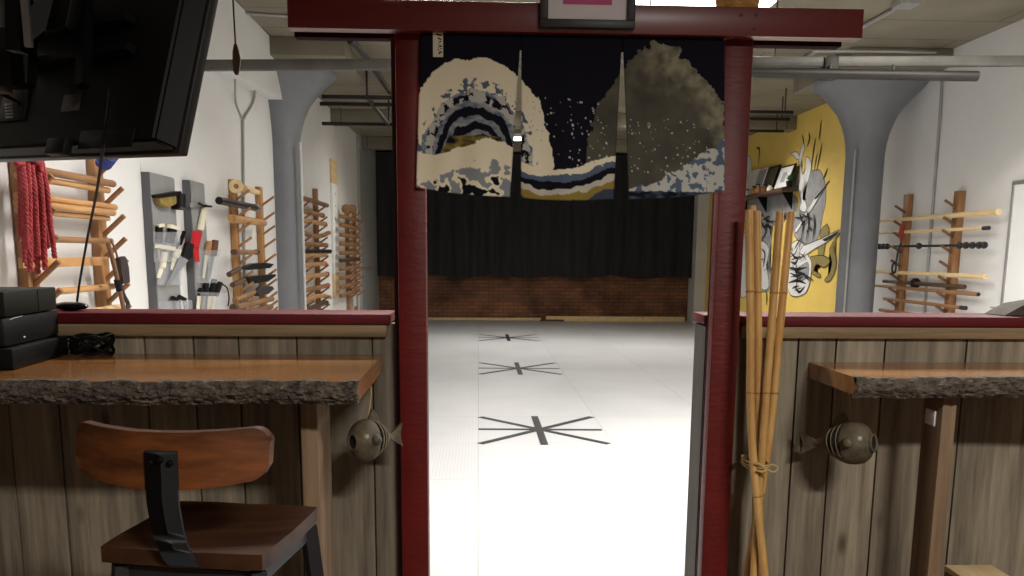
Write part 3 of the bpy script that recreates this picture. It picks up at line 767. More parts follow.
p = at(24, 337, Y=b0.y+.04); 
f2 = n2+dR*.01
def onface(u, v, base, out=.0006):
    """point on the right face of a box (plane through base along dR and z)"""
    nrm_ = -dL; d = RT*((u-CX)/FPX)+UP*(-(v-CY)/FPX)+FW; t = (V((base.x,base.y,0))-EYE).dot(nrm_)/d.dot(nrm_); return EYE+d*t + nrm_*out
MB().sph(onface(24, 337, f2), .003, seg=10, rings=6).build('light', 'white', c2)
MB().tube([onface(9, 320, f2), onface(14, 318, f2), onface(22, 316, f2)], .0012, 6).build('trim_line', 'silver', c2)
pf_ = V((f2.x, f2.y, (z1+z2)/2)) + dL*.05 - dR*.001
MB().lathe([(.016,0),(.016,.004),(.012,.006)], pf_, -dR, 20).build('knob', 'silver', c2)
n3 = b0 + dR*.012 + dL*.015
z3 = at(13, 292, Y=n3.y).z
t3, c3 = obox('dark green-black box on top of the stack on the left counter', 'media_box', 'green_black', n3, lnn*.90, .24, z2+.001, z3, .003)
ps = V((n3.x, n3.y, z2+.018)) - dR*.0008 + dL*.06
MB().box(ps, (.001, .02, .014), RB).build('sticker', 'red_tip', c3)
for k in (.62,): MB().box(V((n3.x, n3.y, (z2+z3)/2)) + dR*lnn*.90*k - dL*.0006, (.002, .0012, z3-z2-.006), RB).build('seam', 'black', c3)
# adapter on the red ledge, coil of cable
q = V((at(67, 308, Y=2.55).x, 2.55, 1.2155))
ad = thing('power_adapter', 'small glossy black rounded adapter lying on the left red ledge', 'adapter', q)
mb = MB(); mb.sph(q+V((.012,0,.013)), (.052, .028, .0135), seg=20, rings=10); mb.build('body', 'black_gloss', ad)
MB().tube(smooth_path([q+V((-.036,0,.012)), q+V((-.075,-.005,.012)), q+V((-.10,-.012,.008))], 5), .006, 8).build('lead', 'rubber', ad)
mb = MB(); cc = at(98, 343, Y=2.42); cc.z = ZT+.034
base_ = cc
pts = []
for k in range(120):
    a = k/120*2*PI*6; r_ = .044+.007*math.sin(k*.31)
    pts.append(cc+V((r_*math.cos(a)*1.3-.02, r_*math.sin(a)*.9+.006, .026*math.sin(a*1.1+k*.05)+.003*math.sin(k*.7))))
for i in range(len(pts)): pts[i].y = min(pts[i].y, YW0-.008); pts[i].z = max(pts[i].z, ZT+.005)
mb.tube(pts, .0042, 7)
co = thing('cable_coil', 'coiled black cable lying on the left counter beside the boxes', 'cable', V((cc.x, cc.y, ZT)))
mb.build('coil', 'rubber', co)
MB().tube(smooth_path([cc+V((-.12,.0,.0)), cc+V((-.08,-.015,.012)), cc+V((-.03,-.02,.014)), cc+V((.01,-.03,.004))], 6), .0035, 7).build('loose_end', 'charcoal', co)

# dark wedge object on the right ledge
q0, q1 = at(1004, 317, Y=2.5), at(1062, 318, Y=2.5)
mb = MB(); zl = 1.2155
mb.prism([V((q0.x, 2.50, zl)), V((q0.x+.06, 2.50, zl+.034)), V((q0.x+.15, 2.50, zl+.050)), V((q0.x+.20, 2.50, zl+.044)), V((q0.x+.22, 2.50, zl))], (0,.11,0))
bmesh.ops.bevel(mb.bm, geom=mb.bm.edges[:], offset=.004, segments=2, affect='EDGES')
w = mb.build('folded_pouch', pbr('dark_canvas', S(84,78,72), S(66,60,56), rough=.85, vscale=30, bump=.3, bscale=60)); tag(w, 'dark grey-brown pouch with a sloping side lying on the right red ledge', 'pouch')
# wooden box low right
c = at(966, 566, Z=.45)
sb = thing('wooden_crate', 'pale wooden crate standing on the floor under the right counter', 'crate', (c.x+.04, c.y-.09, 0))
zt_, wx_, dy_ = .45, .15, .20; xc, yc = c.x+.012, c.y-.09
mb = MB(); mb.box((xc, yc, zt_-.009), (wx_, dy_, .018), bev=.002); mb.build('lid', 'pale_wood', sb)
for sx in (-1,1): MB().box((xc+sx*(wx_/2-.008), yc, (zt_-.018)/2), (.015, dy_-.01, zt_-.018), bev=.002).build('side_panel', 'barn_leg', sb)
for sy in (-1,1):
    for k in range(4): MB().box((xc, yc+sy*(dy_/2-.01), .05+k*.105), (wx_-.035, .012, .08), bev=.002).build('slat', 'barn_leg', sb)

# hanging pull ---------------------------------------------------------------------
p0, p1, p2 = at(236.5, 75, Y=3.0), at(238, 44, Y=3.0), at(233, 0, Y=3.0)
hp = thing('hanging_paddle', 'brown wooden paddle hanging on a dark cord beside the television', 'hanging paddle', p0)
mb = MB(); L = (p1.z-p0.z)
pts = [V((p0.x+w_, 2.996, p0.z+h_*L)) for w_, h_ in ((-.004,0),(.006,.01),(.012,.2),(.016,.5),(.012,.8),(.006,1.0),(-.003,1.0),(-.009,.75),(-.011,.4),(-.009,.12))]
mb.prism(pts, (0,.008,0)); mb.build('paddle', 'paddle', hp)
top = V((p2.x-.02, 3.0, HC))
MB().tube([V((p0.x+.001, 3.0, p0.z+L*.97)), V((p2.x, 3.0, p2.z)), top], .003, 6).build('cord', 'rubber', hp)

# ceiling services ------------------------------------------------------------------
ypp = 6.1
a = at(300, 65, Y=ypp); zb_ = a.z; zr = at(860, 62, Y=ypp).z; zm = (zb_+zr)/2
pp = thing('ceiling_pipe', 'long pale square pipe crossing the whole room below the ceiling', 'pipe', ((XL+XR)/2, ypp, zm-.03))
zq = lambda x: zb_+(zr-zb_)*(x-at(300,65,Y=ypp).x)/(at(860,62,Y=ypp).x-at(300,65,Y=ypp).x)
MB().bar((XL+.004, ypp, zq(XL)), (XR-.004, ypp, zq(XR)), .07, .055, bev=.006).build('tube', 'steel', pp)
for x in (-.2, 1.2, 2.1): MB().cyl((x, ypp, zq(x)+.03), (x, ypp, HC), .006, seg=8).build('hanger', 'dark_pipe', pp)
cp = at(829, 70, Y=ypp)
MB().box((cp.x, ypp, cp.z+.01), (.10, .09, .16), bev=.01).build('clamp', 'dark_pipe', pp)
xe = at(977, 76, Y=ypp-.06).x; zl_ = at(900, 75, Y=ypp-.06).z
dp_ = thing('dark_pipe', 'dark round pipe ending in mid air under the pale ceiling pipe', 'pipe', (2.4, ypp-.06, zl_-.04))
MB().lathe([(.03,0),(.036,.0),(.036,2.2)], (xe, ypp-.06, zl_), (-1,0,0), 20).build('tube', 'dark_pipe', dp_)
for u in (830, 893): 
    x = at(u, 75, Y=ypp-.06).x; MB().cyl((x, ypp-.06, zl_-.038), (x, ypp-.06, zq(x)-.03), .010, seg=8).build('bolt', 'steel', dp_)
def conduit(label, pts, r=.013, mat='conduit', name='conduit', n=5, cat='conduit'):
    return tag(MB().tube(smooth_path(pts, n), r, 8).build(name, mat), label, cat, 'conduits')
xw = XL+.015
conduit('grey conduit running down the left wall between the hanging boards and the wooden rack', [at(243,120,X=xw), at(243.5,200,X=xw), at(245,316,X=xw)], .012)
conduit('thin grey conduit slanting up the left wall from a fork', [at(235,80,X=xw+.1), at(236,103,X=xw), at(242.6,119,X=xw)], .009)
conduit('bent conduit coming off the ceiling down to the fork on the left wall', [at(228,10,Z=HC-.02), at(241,22,Z=HC-.02), at(252,40,X=xw+.1), at(254,70,X=xw+.1), at(254,98,X=xw+.0), at(243.4,119,X=xw)], .012)
conduit('thin conduit running across the ceiling above the left column', [at(232,12,Z=HC-.016), at(262,14.5,Z=HC-.016), at(300,17,Z=HC-.016)], .012)
xw = XR-.015
conduit('thin conduit bending off the ceiling and down the right wall behind the staff rack', [at(812,51,Z=3.245), at(870,51,Z=3.245), at(925,52,Z=3.245), at(938,53,X=xw), at(941.5,57,X=xw), at(941,100,X=xw), at(934,190,X=xw), at(924,316,X=xw)], .014)
conduit('pale conduit slanting over the ceiling from a junction box on the right', [at(800,60,Z=HC-.02), at(862,27,Z=HC-.02), at(900,6,Z=HC-.02)], .017)
jb = at(906, 3, Z=HC-.03); tag(MB().box(jb, (.16,.16,.06), bev=.008).build('junction_box', 'conduit'), 'grey junction box on the ceiling above the right column', 'junction box')
conduit('horizontal conduit crossing the grey end of the left wall', [at(359,268,X=XL+.062), at(368,268,X=XL+.062), at(378,268.5,X=XL+.062)], .014)
# track frame on the ceiling seen left of the gateway
tk = thing('track_frame', 'dark metal track frame hanging under the ceiling behind the left column', 'track frame', (-1.5, 12.0, 2.9))
zt2 = 3.05
for u0_, v0_, u1_, v1_ in ((322,97,388,97.5), (320,104,388,104.5), (322,123.5,390,124.5)):
    p = at((u0_+u1_)/2, (v0_+v1_)/2, Z=zt2); y = p.y
    a, b = at(u0_, v0_, Y=y), at(u1_, v1_, Y=y); MB().bar(V((a.x,y,zt2)), V((max(b.x,-.9),y,zt2)), .04, .04).build('rail', 'dark_pipe', tk)
a, b = at(367,97,Z=zt2), at(389,125,Z=zt2); MB().bar(a, b, .04, .04).build('cross_rail', 'dark_pipe', tk)
for q in (a, b): MB().cyl(q, V((q.x, q.y, HC)), .012, seg=8).build('hanger', 'dark_pipe', tk)
conduit('dark diagonal pipe on the ceiling just left of the gateway', [at(350,40,Z=3.2), at(362,52,Z=3.2), at(390,92,Z=3.2)], .03, 'dark_pipe', 'ceiling_duct', 3, 'pipe')
tk2 = thing('track_frame', 'dark parallel rails under the ceiling in front of the yellow wall', 'track frame', (3.4, 12.5, 3.0))
for v in (112, 119, 131): 
    y = at(765, v, Z=3.1).y; a, b = at(735, v, Y=y), at(793-(v-112)*.5, v-.5, Y=y); rr_ = MB().bar(V((a.x,y,3.1)), V((b.x,y,3.1)), .035, .035).build('rail', 'dark_pipe', tk2)
    for x in (a.x+.1, b.x-.1): MB().cyl((x, y, 3.11), (x, y, HC), .008, seg=6).build('hanger', 'dark_pipe', tk2)

# lamps -----------------------------------------------------------------------------
def lamp(label, x, y, sx, sy, power, z=None, col=(1,.96,.9)):
    z = z or HC-.06
    t = thing('ceiling_lamp', label, 'lamp', (x, y, z-.05), 'ceiling lamps')
    MB().box((x, y, z+.02), (sx+.06, sy+.06, .05), bev=.006).build('housing', 'lamp_body', t)
    MB().box((x, y, z-.012), (sx, sy, .016), bev=.004).build('diffuser', 'lamp', t)
    for dx in (-.3*sx, .3*sx): MB().cyl((x+dx, y, z+.04), (x+dx, y, HC), .005, seg=6).build('hanger', 'dark_pipe', t)
    l = bpy.data.lights.new('lamp_light', 'AREA'); l.shape = 'RECTANGLE'; l.size = sx; l.size_y = sy; l.energy = power; l.color = col
    lo = bpy.data.objects.new('lamp_light', l); C.objects.link(lo); lo.location = (x, y, z-.03); l.spread = math.radians(150); lo['kind'] = 'structure'
    return t
P = 80
p = at(701, 3, Z=3.25)
lamp('bright lamp seen just above the red crossbeam between the picture and the straw basket', p.x, p.y, 1.04, .3, P*.5, 3.25)
for x, y, lb in ((-.1, 4.2, 'lamp over the mat nearest the gateway on the left'), (1.1, 4.4, 'lamp over the mat nearest the gateway'), (3.5, 4.6, 'lamp over the mat near the staff rack')):
    lamp(lb, x, y, 1.1, .3, P*(.86 if x < 2 else .85))
for x, y, lb in ((-.2, 8.3, 'lamp between the columns on the left'), (3.3, 5.0, 'added unseen lamp brightening the white right wall'), (-.2, 12.0, 'lamp far down the room on the left'), (2.82, 12.2, 'added hidden lamp brightening the yellow wall')):  # right-hand pair added out of view to brighten the right and yellow walls
    lamp(lb, x, y, 1.1, .3, P*(.62 if x > 2 and y < 8 else 1.4 if x > 2 else .30))
p = at(517, 138, Z=3.1); lamp('far lamp glinting through the left slit of the doorway curtain', p.x, p.y, .5, .3, P*.4, 3.1)
lamp('lamp over the entrance side in front of the gateway', 1.45, -1.3, 1.0, .3, 225, HC-.06)

# left wall: ladder rack ----------------------------------------------------------------
def rack(name, label, xw, sgn, posts, rows, mat_post, mat_peg, pw=.07, pd=.04, reach=.13, prad=.011, slope=.75):
    """posts [(y, z0, z1)], rows: per post a list of heights where a stick rests"""
    y0 = sum(p[0] for p in posts)/len(posts); xw += sgn*.0025
    t = thing(name, label, 'rack', (xw, y0, min(p[1] for p in posts)), 'weapon racks on the walls')
    for (y, z0, z1), zs_ in zip(posts, rows):
        MB().box((xw+sgn*pd/2, y, (z0+z1)/2), (pd, pw, z1-z0), bev=.004).build('post', mat_post, t)
        for z in zs_:
            zc_, sr_, sx_ = z if isinstance(z, tuple) else (z, .02, .10)
            zl0 = zc_-(sr_+prad)*math.hypot(1, slope)-.0015           # height of the peg under the stick it carries
            a = V((xw+sgn*(pd-.012), y, zl0-(sx_-pd+.012)*slope)); b = a+V((sgn*reach, 0, reach*slope))
            MB().cyl(a, b, prad, seg=8).build('peg', mat_peg, t)
    return t
def wstick(name, label, cat, p0, p1, X, r, mat, group, tip=None, tipmat=None, r1=None, zoff=0, curve=0):
    a, b = at(*p0, X=X), at(*p1, X=X)
    z = (a.z+b.z)/2+zoff; a.z = b.z = z
    pts = [a, b] if not curve else smooth_path([a+V((0,0,curve*.6)), a*.66+b*.34+V((0,0,-curve*.2)), a*.3+b*.7, b+V((0,0,curve))], 5)
    n = len(pts); rs = [r+(r1-r)*i/(n-1) if r1 else r for i in range(n)]
    if tip is None: return tag(MB().tube(pts, rs, 10).build(name, mat), label, cat, group), a, b
    t = thing(name, label, cat, (a+b)/2, group)
    MB().tube(pts, rs, 10).build('shaft', mat, t)
    for e in tip:
        q, o = (pts[0], pts[1]) if e == 0 else (pts[-1], pts[-2]); d = (o-q).normalized()
        MB().cyl(q-d*.01, q+d*(.07 if len(tip) == 1 else .05), rs[0]*1.14, seg=10).build('tip', tipmat, t)
    return t, a, b
XS = -2.0
def zrow(*pv): return sum(at(*p, X=XS).z for p in pv)/len(pv)
G = 'rods on the ladder rack'
rods = [((17,166),(113,184),.019,'mid_wood','thick brown rod on the top row of the left ladder rack'),
        ((17,177),(108,189),.016,'pine_y','thinner pale rod below the top brown rod of the left ladder rack'),
        ((17,197),(115,206),.017,'pine_y','upper rod of the second row on the left ladder rack'),
        ((17,205),(113,211),.018,'pine_y','middle rod of the second row on the left ladder rack'),
        ((17,212),(108,217),.014,'pine_y','lower rod of the second row on the left ladder rack'),
        ((17,239),(111,240.5),.016,'mid_wood','single rod on the third row of the left ladder rack, under the rope'),
        ((20,299),(113,283),.017,'pine_y','single rod on the row below the flat board of the left ladder rack'),
        ((20,326),(119,304.5),.017,'pale_wood','lowest visible rod of the left ladder rack')]
zs_ = []
for p0, p1, r, m, lb in rods:
    xo = {183: -2.0}.get(p1[1], XS)
    o, a, b = wstick('wooden_rod', lb, 'rod', p0, p1, XS+(.02 if 'thick' in lb or 'middle' in lb else 0), r, m, G)
    zs_.append((a.z, r, .10))
a, b = at(22, 268, X=XS), at(107, 257, X=XS); zz_ = (a.z+b.z)/2
MB().box((XS-.005, (a.y+b.y)/2, zz_), (.022, b.y-a.y, .045), bev=.003).build('flat_board', 'pine_y')
tag(bpy.data.objects['flat_board'], 'flat wooden board across the fourth row of the left ladder rack', 'board')
pr = [zs_[1], zs_[4], zs_[5], (zz_, .026, .095), zs_[6], zs_[7], (zs_[0][0]+.15, .02, .10)]
y0, y1 = at(17, 200, X=XL).y, at(95, 240, X=XL).y
rack('ladder_rack', 'wooden ladder rack with thick rods on the left wall under the television', XL, 1,
     [(y0, .003, 2.0), (y1, .003, at(95, 160, X=XL).z)], [pr, pr], 'brown_rack', 'brown_rack', .10, .045, .13, .014, .9)
# red rope coil
mb = MB(); rnd = random.Random(5)
zr0 = at(38, 172, X=-1.95).z
for k in range(15):
    u0_ = 18+k*1.7+rnd.uniform(-1,1); ub = 20+k*2.5+rnd.uniform(-3,3)
    vb = (236, 262, 250, 266, 258, 272, 262, 274, 255, 270, 260, 268, 248, 258, 244)[k]
    X = -1.93+.03*(k % 3)
    a = at(u0_, 158, X=-1.95); m1 = at(u0_*.6+ub*.4+1, 190, X=X); m2 = at(u0_*.25+ub*.75, 225, X=X); e = at(ub, vb, X=X)
    pth = smooth_path([a, m1, m2, e], 18)
    # laid strands: three thin strands twisted
    for s_ in range(3):
        pp_ = []
        for i, q in enumerate(pth):
            an = i*.9+s_*PI*2/3+k
            pp_.append(q+V((.006*math.cos(an), .006*math.sin(an), 0)))
        mb.tube(pp_, .0062, 6)
for k in range(5):
    a = at(16+k*1.2, 160, X=-1.93); mb.tube(smooth_path([a+V((0,0,-.02)), at(26, 152+k, X=-1.93), at(38, 156+k*2, X=-1.91), at(41, 172, X=-1.9)], 6), .012, 6)
tag(mb.build('rope', 'rope', angle=80), 'thick red rope hanging in a bundle over the left ladder rack', 'rope')
# blue cloth on the top peg, stick and sheath at its right
c = at(98, 164, X=-2.0)
mb = MB()
for k in range(4): mb.tube([c+V((.03+.012*k, .075*math.cos(2*PI*i/24)*(1-.06*k), .02*math.sin(2*PI*i/24)+.012*k)) for i in range(24)], .011, 6, closed=True)
tag(mb.build('coiled_belt', 'blue'), 'coiled blue belt on the top peg of the left ladder rack', 'belt')
a, b = at(108, 243, X=-1.9), at(124, 310, X=-1.9)
t = thing('wooden_handle_stick', 'wooden stick with black grip hanging aslant at the right end of the left ladder rack', 'stick', b)
MB().tube(smooth_path([a, (a*2+b)/3+V((0,.01,0)), b], 5), .012, 10).build('shaft', 'brown_leather', t)
m_ = a*.38+b*.62; d = (b-a).normalized(); MB().cyl(m_-d*.03, m_+d*.03, .016, seg=10).build('grip', 'black', t)
a, m_, b = at(111, 240, X=-1.93), at(118, 260, X=-1.93), at(121, 284, X=-1.93)
t = thing('leather_sheath', 'dark leather sheath hanging from a brown thong at the end of the left ladder rack', 'sheath', b)
MB().tube(smooth_path([a, a*.5+m_*.5+V((0,.01,0)), m_], 5), [.006]*11, 8).build('thong', 'brown_leather', t)
mb = MB(); mb.prism([at(u, v, X=-1.94) for u, v in ((114,258),(121,256),(124,268),(125,283),(118,284),(115,270))], (.03,0,0)); bmesh.ops.bevel(mb.bm, geom=mb.bm.edges[:], offset=.005, segments=2, affect='EDGES'); mb.build('pouch', 'leather', t)
MB().tube(smooth_path([at(120,284,X=-1.93), at(124,296,X=-1.93), at(128,304,X=-1.93), at(126,312,X=-1.93)], 5), .012, 8).build('strap', 'leather', t)

# knife boards -----------------------------------------------------------------------
XBd = XL+.03
def kboard(label, poly):
    pts = [at(u, v, X=XL+.002) for u, v in poly]
    t = thing('display_board', label, 'board', V((XL, sum(p.y for p in pts)/len(pts), min(p.z for p in pts))), 'grey display boards')
    mb = MB(); mb.prism(pts, (.026,0,0)); bo = mb.build('panel', 'board_grey', t)
    return t
def tall(u0_, v0_, u1_, v1_, zb_=.75):
    a, b = at(u0_, v0_, X=XL), at(u1_, v1_, X=XL); return a, b
def board_thing(label, yA, yB, zt_, zb_, wob):
    t = thing('display_board', label, 'board', (XL, (yA+yB)/2, zb_), 'grey display boards')
    n = 14; mb = MB()
    L_ = [V((XL+.001, yA+.012*mn.noise(V((k*.5, wob, 0))), zb_+(zt_-zb_)*k/n)) for k in range(n+1)]
    R_ = [V((XL+.001, yB, zb_+(zt_-zb_)*k/n)) for k in range(n, -1, -1)]
    mb.prism(L_+R_, (.055, 0, 0)); bmesh.ops.bevel(mb.bm, geom=[e for e in mb.bm.edges if e.calc_face_angle(0) > .6], offset=.006, segments=2, affect='EDGES')
    mb.build('panel', 'board_grey', t)
    mb = MB()
    for a_, b_ in zip(L_, L_[1:]): mb._add([a_+V((.002,-.002,0)), b_+V((.002,-.002,0)), b_+V((.052,-.002,0)), a_+V((.052,-.002,0)), a_+V((.002,-.008,0)), b_+V((.002,-.008,0)), b_+V((.052,-.008,0)), a_+V((.052,-.008,0))], [(0,1,2,3),(7,6,5,4),(0,4,5,1),(1,5,6,2),(2,6,7,3),(3,7,4,0)])
    mb.build('edge', 'board_dark', t, label='dark edge of the board')
    return t
XF = XL+.056
def yz(u, v, X=XF): return at(u, v, X=X)
a, b = yz(150,172), yz(174,174); bt1 = board_thing('left grey board on the white wall holding training knives in clear pouches', a.y, b.y, a.z, .72, 1)
a2, b2 = yz(190,180), yz(204,181); bt2 = board_thing('right grey board on the white wall with a red training knife', a2.y, b2.y, a2.z, .72, 5)
GK = 'training knives on the grey boards'
def flatpoly(px, X, t): mb = MB(); mb.prism([at(u, v, X=X) for u, v in px], (t, 0, 0)); return mb
def knife(label, hand, blade, hm='black', bm_='grey_blade', X=XF+.004, guard=None, name='training_knife'):
    """hand, blade: (u0,v0,u1,v1,width px0,width px1) axes in the board plane"""
    def quad(q):
        u0_, v0_, u1_, v1_, w0, w1 = q; l = math.hypot(u1_-u0_, v1_-v0_); nx, ny = -(v1_-v0_)/l, (u1_-u0_)/l
        return [(u0_+nx*w0/2, v0_+ny*w0/2), (u1_+nx*w1/2, v1_+ny*w1/2), (u1_-nx*w1/2, v1_-ny*w1/2), (u0_-nx*w0/2, v0_-ny*w0/2)]
    p = at(hand[0], hand[1], X=X); t = thing(name, label, 'knife', p, GK)
    mb = flatpoly(quad(hand), X, .02); bmesh.ops.bevel(mb.bm, geom=mb.bm.edges[:], offset=.004, segments=2, affect='EDGES'); mb.build('handle', hm, t)
    flatpoly(quad(blade), X+.006, .006).build('blade', bm_, t)
    if guard: mb = flatpoly(quad(guard), X-.001, .024); mb.build('guard', hm if hm != 'black' else 'ivory', t)
    return t
knife('black-handled knife with white guard at the left of the left grey board', (157.5,226,158,243,5,5), (158,243,158,262,4,2), 'black', 'grey_blade', guard=(155.5,226,161,225,3,3))
knife('black-handled knife with white guard at the middle of the left grey board', (171,227,168,243,7,7), (168,243,165,262,5,2), 'black', 'grey_blade', guard=(167,226,177,229,4,3))
knife('ivory plastic knife with crossguard on the left grey board', (163,252,161,268,4,4), (161,268,158,278,4,3), 'ivory', 'ivory', XF+.012, guard=(155,246,172,249,4,4))
knife('ivory plastic knife hanging right of the first ivory one on the left grey board', (176,249,174,258,6,5), (174,258,171,270,4,2), 'ivory', 'ivory', XF+.014)
knife('large grey knife slanting across the gap between the two grey boards', (188,243,184,258,8,9), (184,258,166,286,9,1), 'charcoal', 'grey_blade', XF+.03)
knife('thin black knife slanting in front of the gap between the two grey boards', (183,231,178,245,2.2,2.2), (178,245,175,252,1.6,.8), 'black', 'black', XF+.02)
knife('red training knife with curved grip hanging on the right grey board', (196,231,193,248,8,7), (195,248,197,262,6,4), 'red_plastic', 'red_plastic', XF+.03)
# holster, navy roll, pouches
p = at(163, 201, X=XF)
t = thing('holster', 'olive holster with dark strap near the top of the left grey board', 'holster', p)
mb = flatpoly([(152,195),(172,193),(173,203),(162,208),(154,204)], XF+.001, .04); bmesh.ops.bevel(mb.bm, geom=mb.bm.edges[:], offset=.006, segments=2, affect='EDGES'); mb.build('body', 'holster', t)
flatpoly([(151,195),(174,191),(176,195),(152,198)], XF+.001, .046).build('strap', 'black', t)
flatpoly([(170,193),(174.5,192),(175,210),(171,209)], XF+.001, .044).build('clip', 'black', t)
a = at(180, 195, X=XF+.04); b = at(180, 209, X=XF+.04)
t = thing('tape_roll', 'dark navy roll hanging beside the olive holster on the left grey board', 'roll', b)
MB().cyl(a, b, .036, seg=20).build('body', 'navy_plastic', t); MB().cyl(a+V((0,0,.004)), b*.9+a*.1, .0365, seg=20).build('band', 'black', t)
def pouch(label, px, X=XF+.001, d=.035):
    o = flatpoly(px, X, d).build('clear_pouch', 'clear'); return tag(o, label, 'pouch', 'clear pouches on the grey boards')
pouch('clear plastic pouch holding the black-handled knives on the left grey board', [(153,232),(175,232),(175,262),(154,262)])
pouch('clear plastic pouch under the ivory knives on the left grey board', [(155,262),(180,258),(178,285),(157,285)], XF+.002, .02)
pouch('clear plastic pouch at the bottom of the left grey board', [(158,301),(187,300),(188,330),(160,330)])
pouch('clear plastic pouch with brown handles on the right grey board', [(198,250),(216,250),(213,283),(197,283)])
pouch('clear plastic pouch full of black handles at the bottom of the right grey board', [(196,292),(222,293),(216,330),(198,330)], XF+.001, .05)
knife('brown-handled knife standing left in the pouch of the right grey board', (208,241,206,255,4,4), (206,255,203,278,3,2), 'pine', 'ivory', XF+.008)
knife('dark brown handled knife standing right in the pouch of the right grey board', (214,240,212,256,5,5), (212,256,208,280,4,2), 'brown', 'grey_blade', XF+.012)
knife('white-gripped pistol shape at the top right of the right grey board', (203,208,199,230,4,5), (190,205,206,205,5,3), 'ivory', 'conduit', XF+.006, name='training_pistol')
knife('black tool crossing the top of the right grey board', (203,206,210,206.5,2.5,2), (198,203,203,206,2,2), 'black', 'black', XF+.03)
for k, (u0_, u1_) in enumerate(((200,199), (205,204), (213,209.5), (219,214))):
    knife('%s black-handled knife in the bottom pouch of the right grey board' % ('first', 'second', 'third', 'rightmost')[k], (u0_, (288,283,279,282)[k], u1_, 296, 4, 4), (u1_, 296, u1_-3, 322, 3.5, 2), 'black', ('ivory','grey_blade','ivory','ivory')[k], XF+.01)
for k, (q, lb) in enumerate((((170,297,176,300), 'black handle of a knife lying in the bottom pouch of the left grey board'), ((177,296,184,300), 'second black knife handle in the bottom pouch of the left grey board'))):
    knife(lb, (q[0], q[1], q[2], q[3], 3, 3.5), (q[2], q[3], q[2]+3, q[3]+22, 3, 2), 'black', 'grey_blade', XF+.012)
conduit_ = MB().tube(smooth_path([at(222,284,X=XF), at(227,288,X=XF), at(229,298,X=XF-.02), at(228,306,X=XF-.04)], 5), .006, 6).build('black_lanyard', 'rubber'); tag(conduit_, 'thin black lanyard curling right of the bottom pouch on the right grey board', 'lanyard')

# rack 2 ---------------------------------------------------------------------------
XK = XL+.115
rows2 = [((236,187),(255,190)), ((219,202.5),(257,206.5)), ((232,221),(264,221)), ((233,254),(258,250.5)), ((229,274),(270,264.5)), ((232,284.5),(272,275)), ((234,300),(270,288)), ((233,306),(272,300.5)), ((240,313),(272,306))]
yA, yB = at(232, 240, X=XL).y, at(258, 240, X=XL).y
zz2 = [((at(*p, X=XK).z+at(*q, X=XK).z)/2, .03, .115) for p, q in rows2] + [at(246, 238, X=XK).z]
rack('peg_rack', 'wooden peg rack with short weapons on the left wall just before the left column', XL, 1, [(yA, .003, at(231,180,X=XL).z), (yB, .003, at(256,187,X=XL).z)], [zz2, zz2], 'pine', 'pine', .09, .05, .125, .011, .7)
G2 = 'weapons on the peg rack before the left column'
N2 = 'of the rack before the left column'
c = at(236, 186.5, X=XK+.01)
t = thing('tape_ring', 'pale round roll on the top peg of the rack before the left column', 'roll', c-V((0,0,.05)), G2)
MB().lathe([(.02,-.03),(.055,-.03),(.055,.03),(.02,.03)], c, (.35,-1,0), 24, caps=False).build('roll', 'pale_wood', t)
MB().lathe([(.0,-.024),(.02,-.024),(.021,.024),(.0,.024)], c, (.35,-1,0), 16, caps=False).build('core', 'mid_wood', t)
wstick('carved_club', 'short pale club beside the round roll, top row '+N2, 'club', (244,189), (258,192), XK, .03, 'pale_wood', G2, r1=.022)
wstick('black_baton', 'black baton with bright tip, second row '+N2, 'baton', (219,202.5), (257,206.5), XK, .03, 'black_stick', G2, tip=(1,), tipmat='silver')
wstick('wooden_club', 'pale wooden club, third row '+N2, 'club', (232,221), (264,221), XK, .036, 'pine_y', G2, r1=.03)
wstick('knobbed_club', 'thin knobbed wooden club, first below the empty pegs '+N2, 'club', (234,254), (257,250.5), XK, .022, 'mid_wood', G2, tip=(0,1), tipmat='dark_wood')
def blade_sheath(label, px, mat, X, th=.045):
    pts = [at(u, v, X=X) for u, v in px]; mb = MB(); mb.prism(pts, (th,0,0)); bmesh.ops.bevel(mb.bm, geom=[e for e in mb.bm.edges if e.calc_face_angle(0) > .5], offset=.006, segments=1, affect='EDGES')
    return mb.build('sheath', mat, None)
for lb, body, hnd, m1, m2 in (('long dark curved sheath on a lower row %s' % N2, [(238,268),(248,263.5),(260,262.5),(270,264),(266,268),(255,268.5),(244,270)], ((229,274.5),(239,269)), 'charcoal', 'dark_wood'),
                              ('wide dark grey sheath on a lower row %s' % N2, [(243,277),(252,275.5),(271,274),(272,276),(264,281.5),(248,284)], ((232.5,285),(244,280)), 'charcoal', 'dark_wood'),
                              ('brown wooden handle with dark sheath, low row %s' % N2, [(252,291),(258,286),(268,286),(270,289),(264,294),(254,296)], ((235,300),(254,292)), 'leather', 'mid_wood')):
    p0 = at(*body[0], X=XK); t = thing('sheathed_blade', lb, 'sheath', p0, G2)
    mb = flatpoly(body, XK-.02, .045); bmesh.ops.bevel(mb.bm, geom=[e for e in mb.bm.edges if e.calc_face_angle(0) > .5], offset=.005, segments=1, affect='EDGES'); mb.build('sheath', m1, t)
    MB().cyl(at(*hnd[0], X=XK), at(*hnd[1], X=XK), .022, seg=10).build('handle', m2, t)
wstick('short_stick', 'dark-ended brown stick, row above the lowest '+N2, 'stick', (233,305), (272,301), XK, .026, 'mid_wood', G2, tip=(0,), tipmat='dark_wood')
wstick('short_stick', 'brown stick lowest in view '+N2, 'stick', (238,314), (271,308), XK, .026, 'brown_leather', G2)

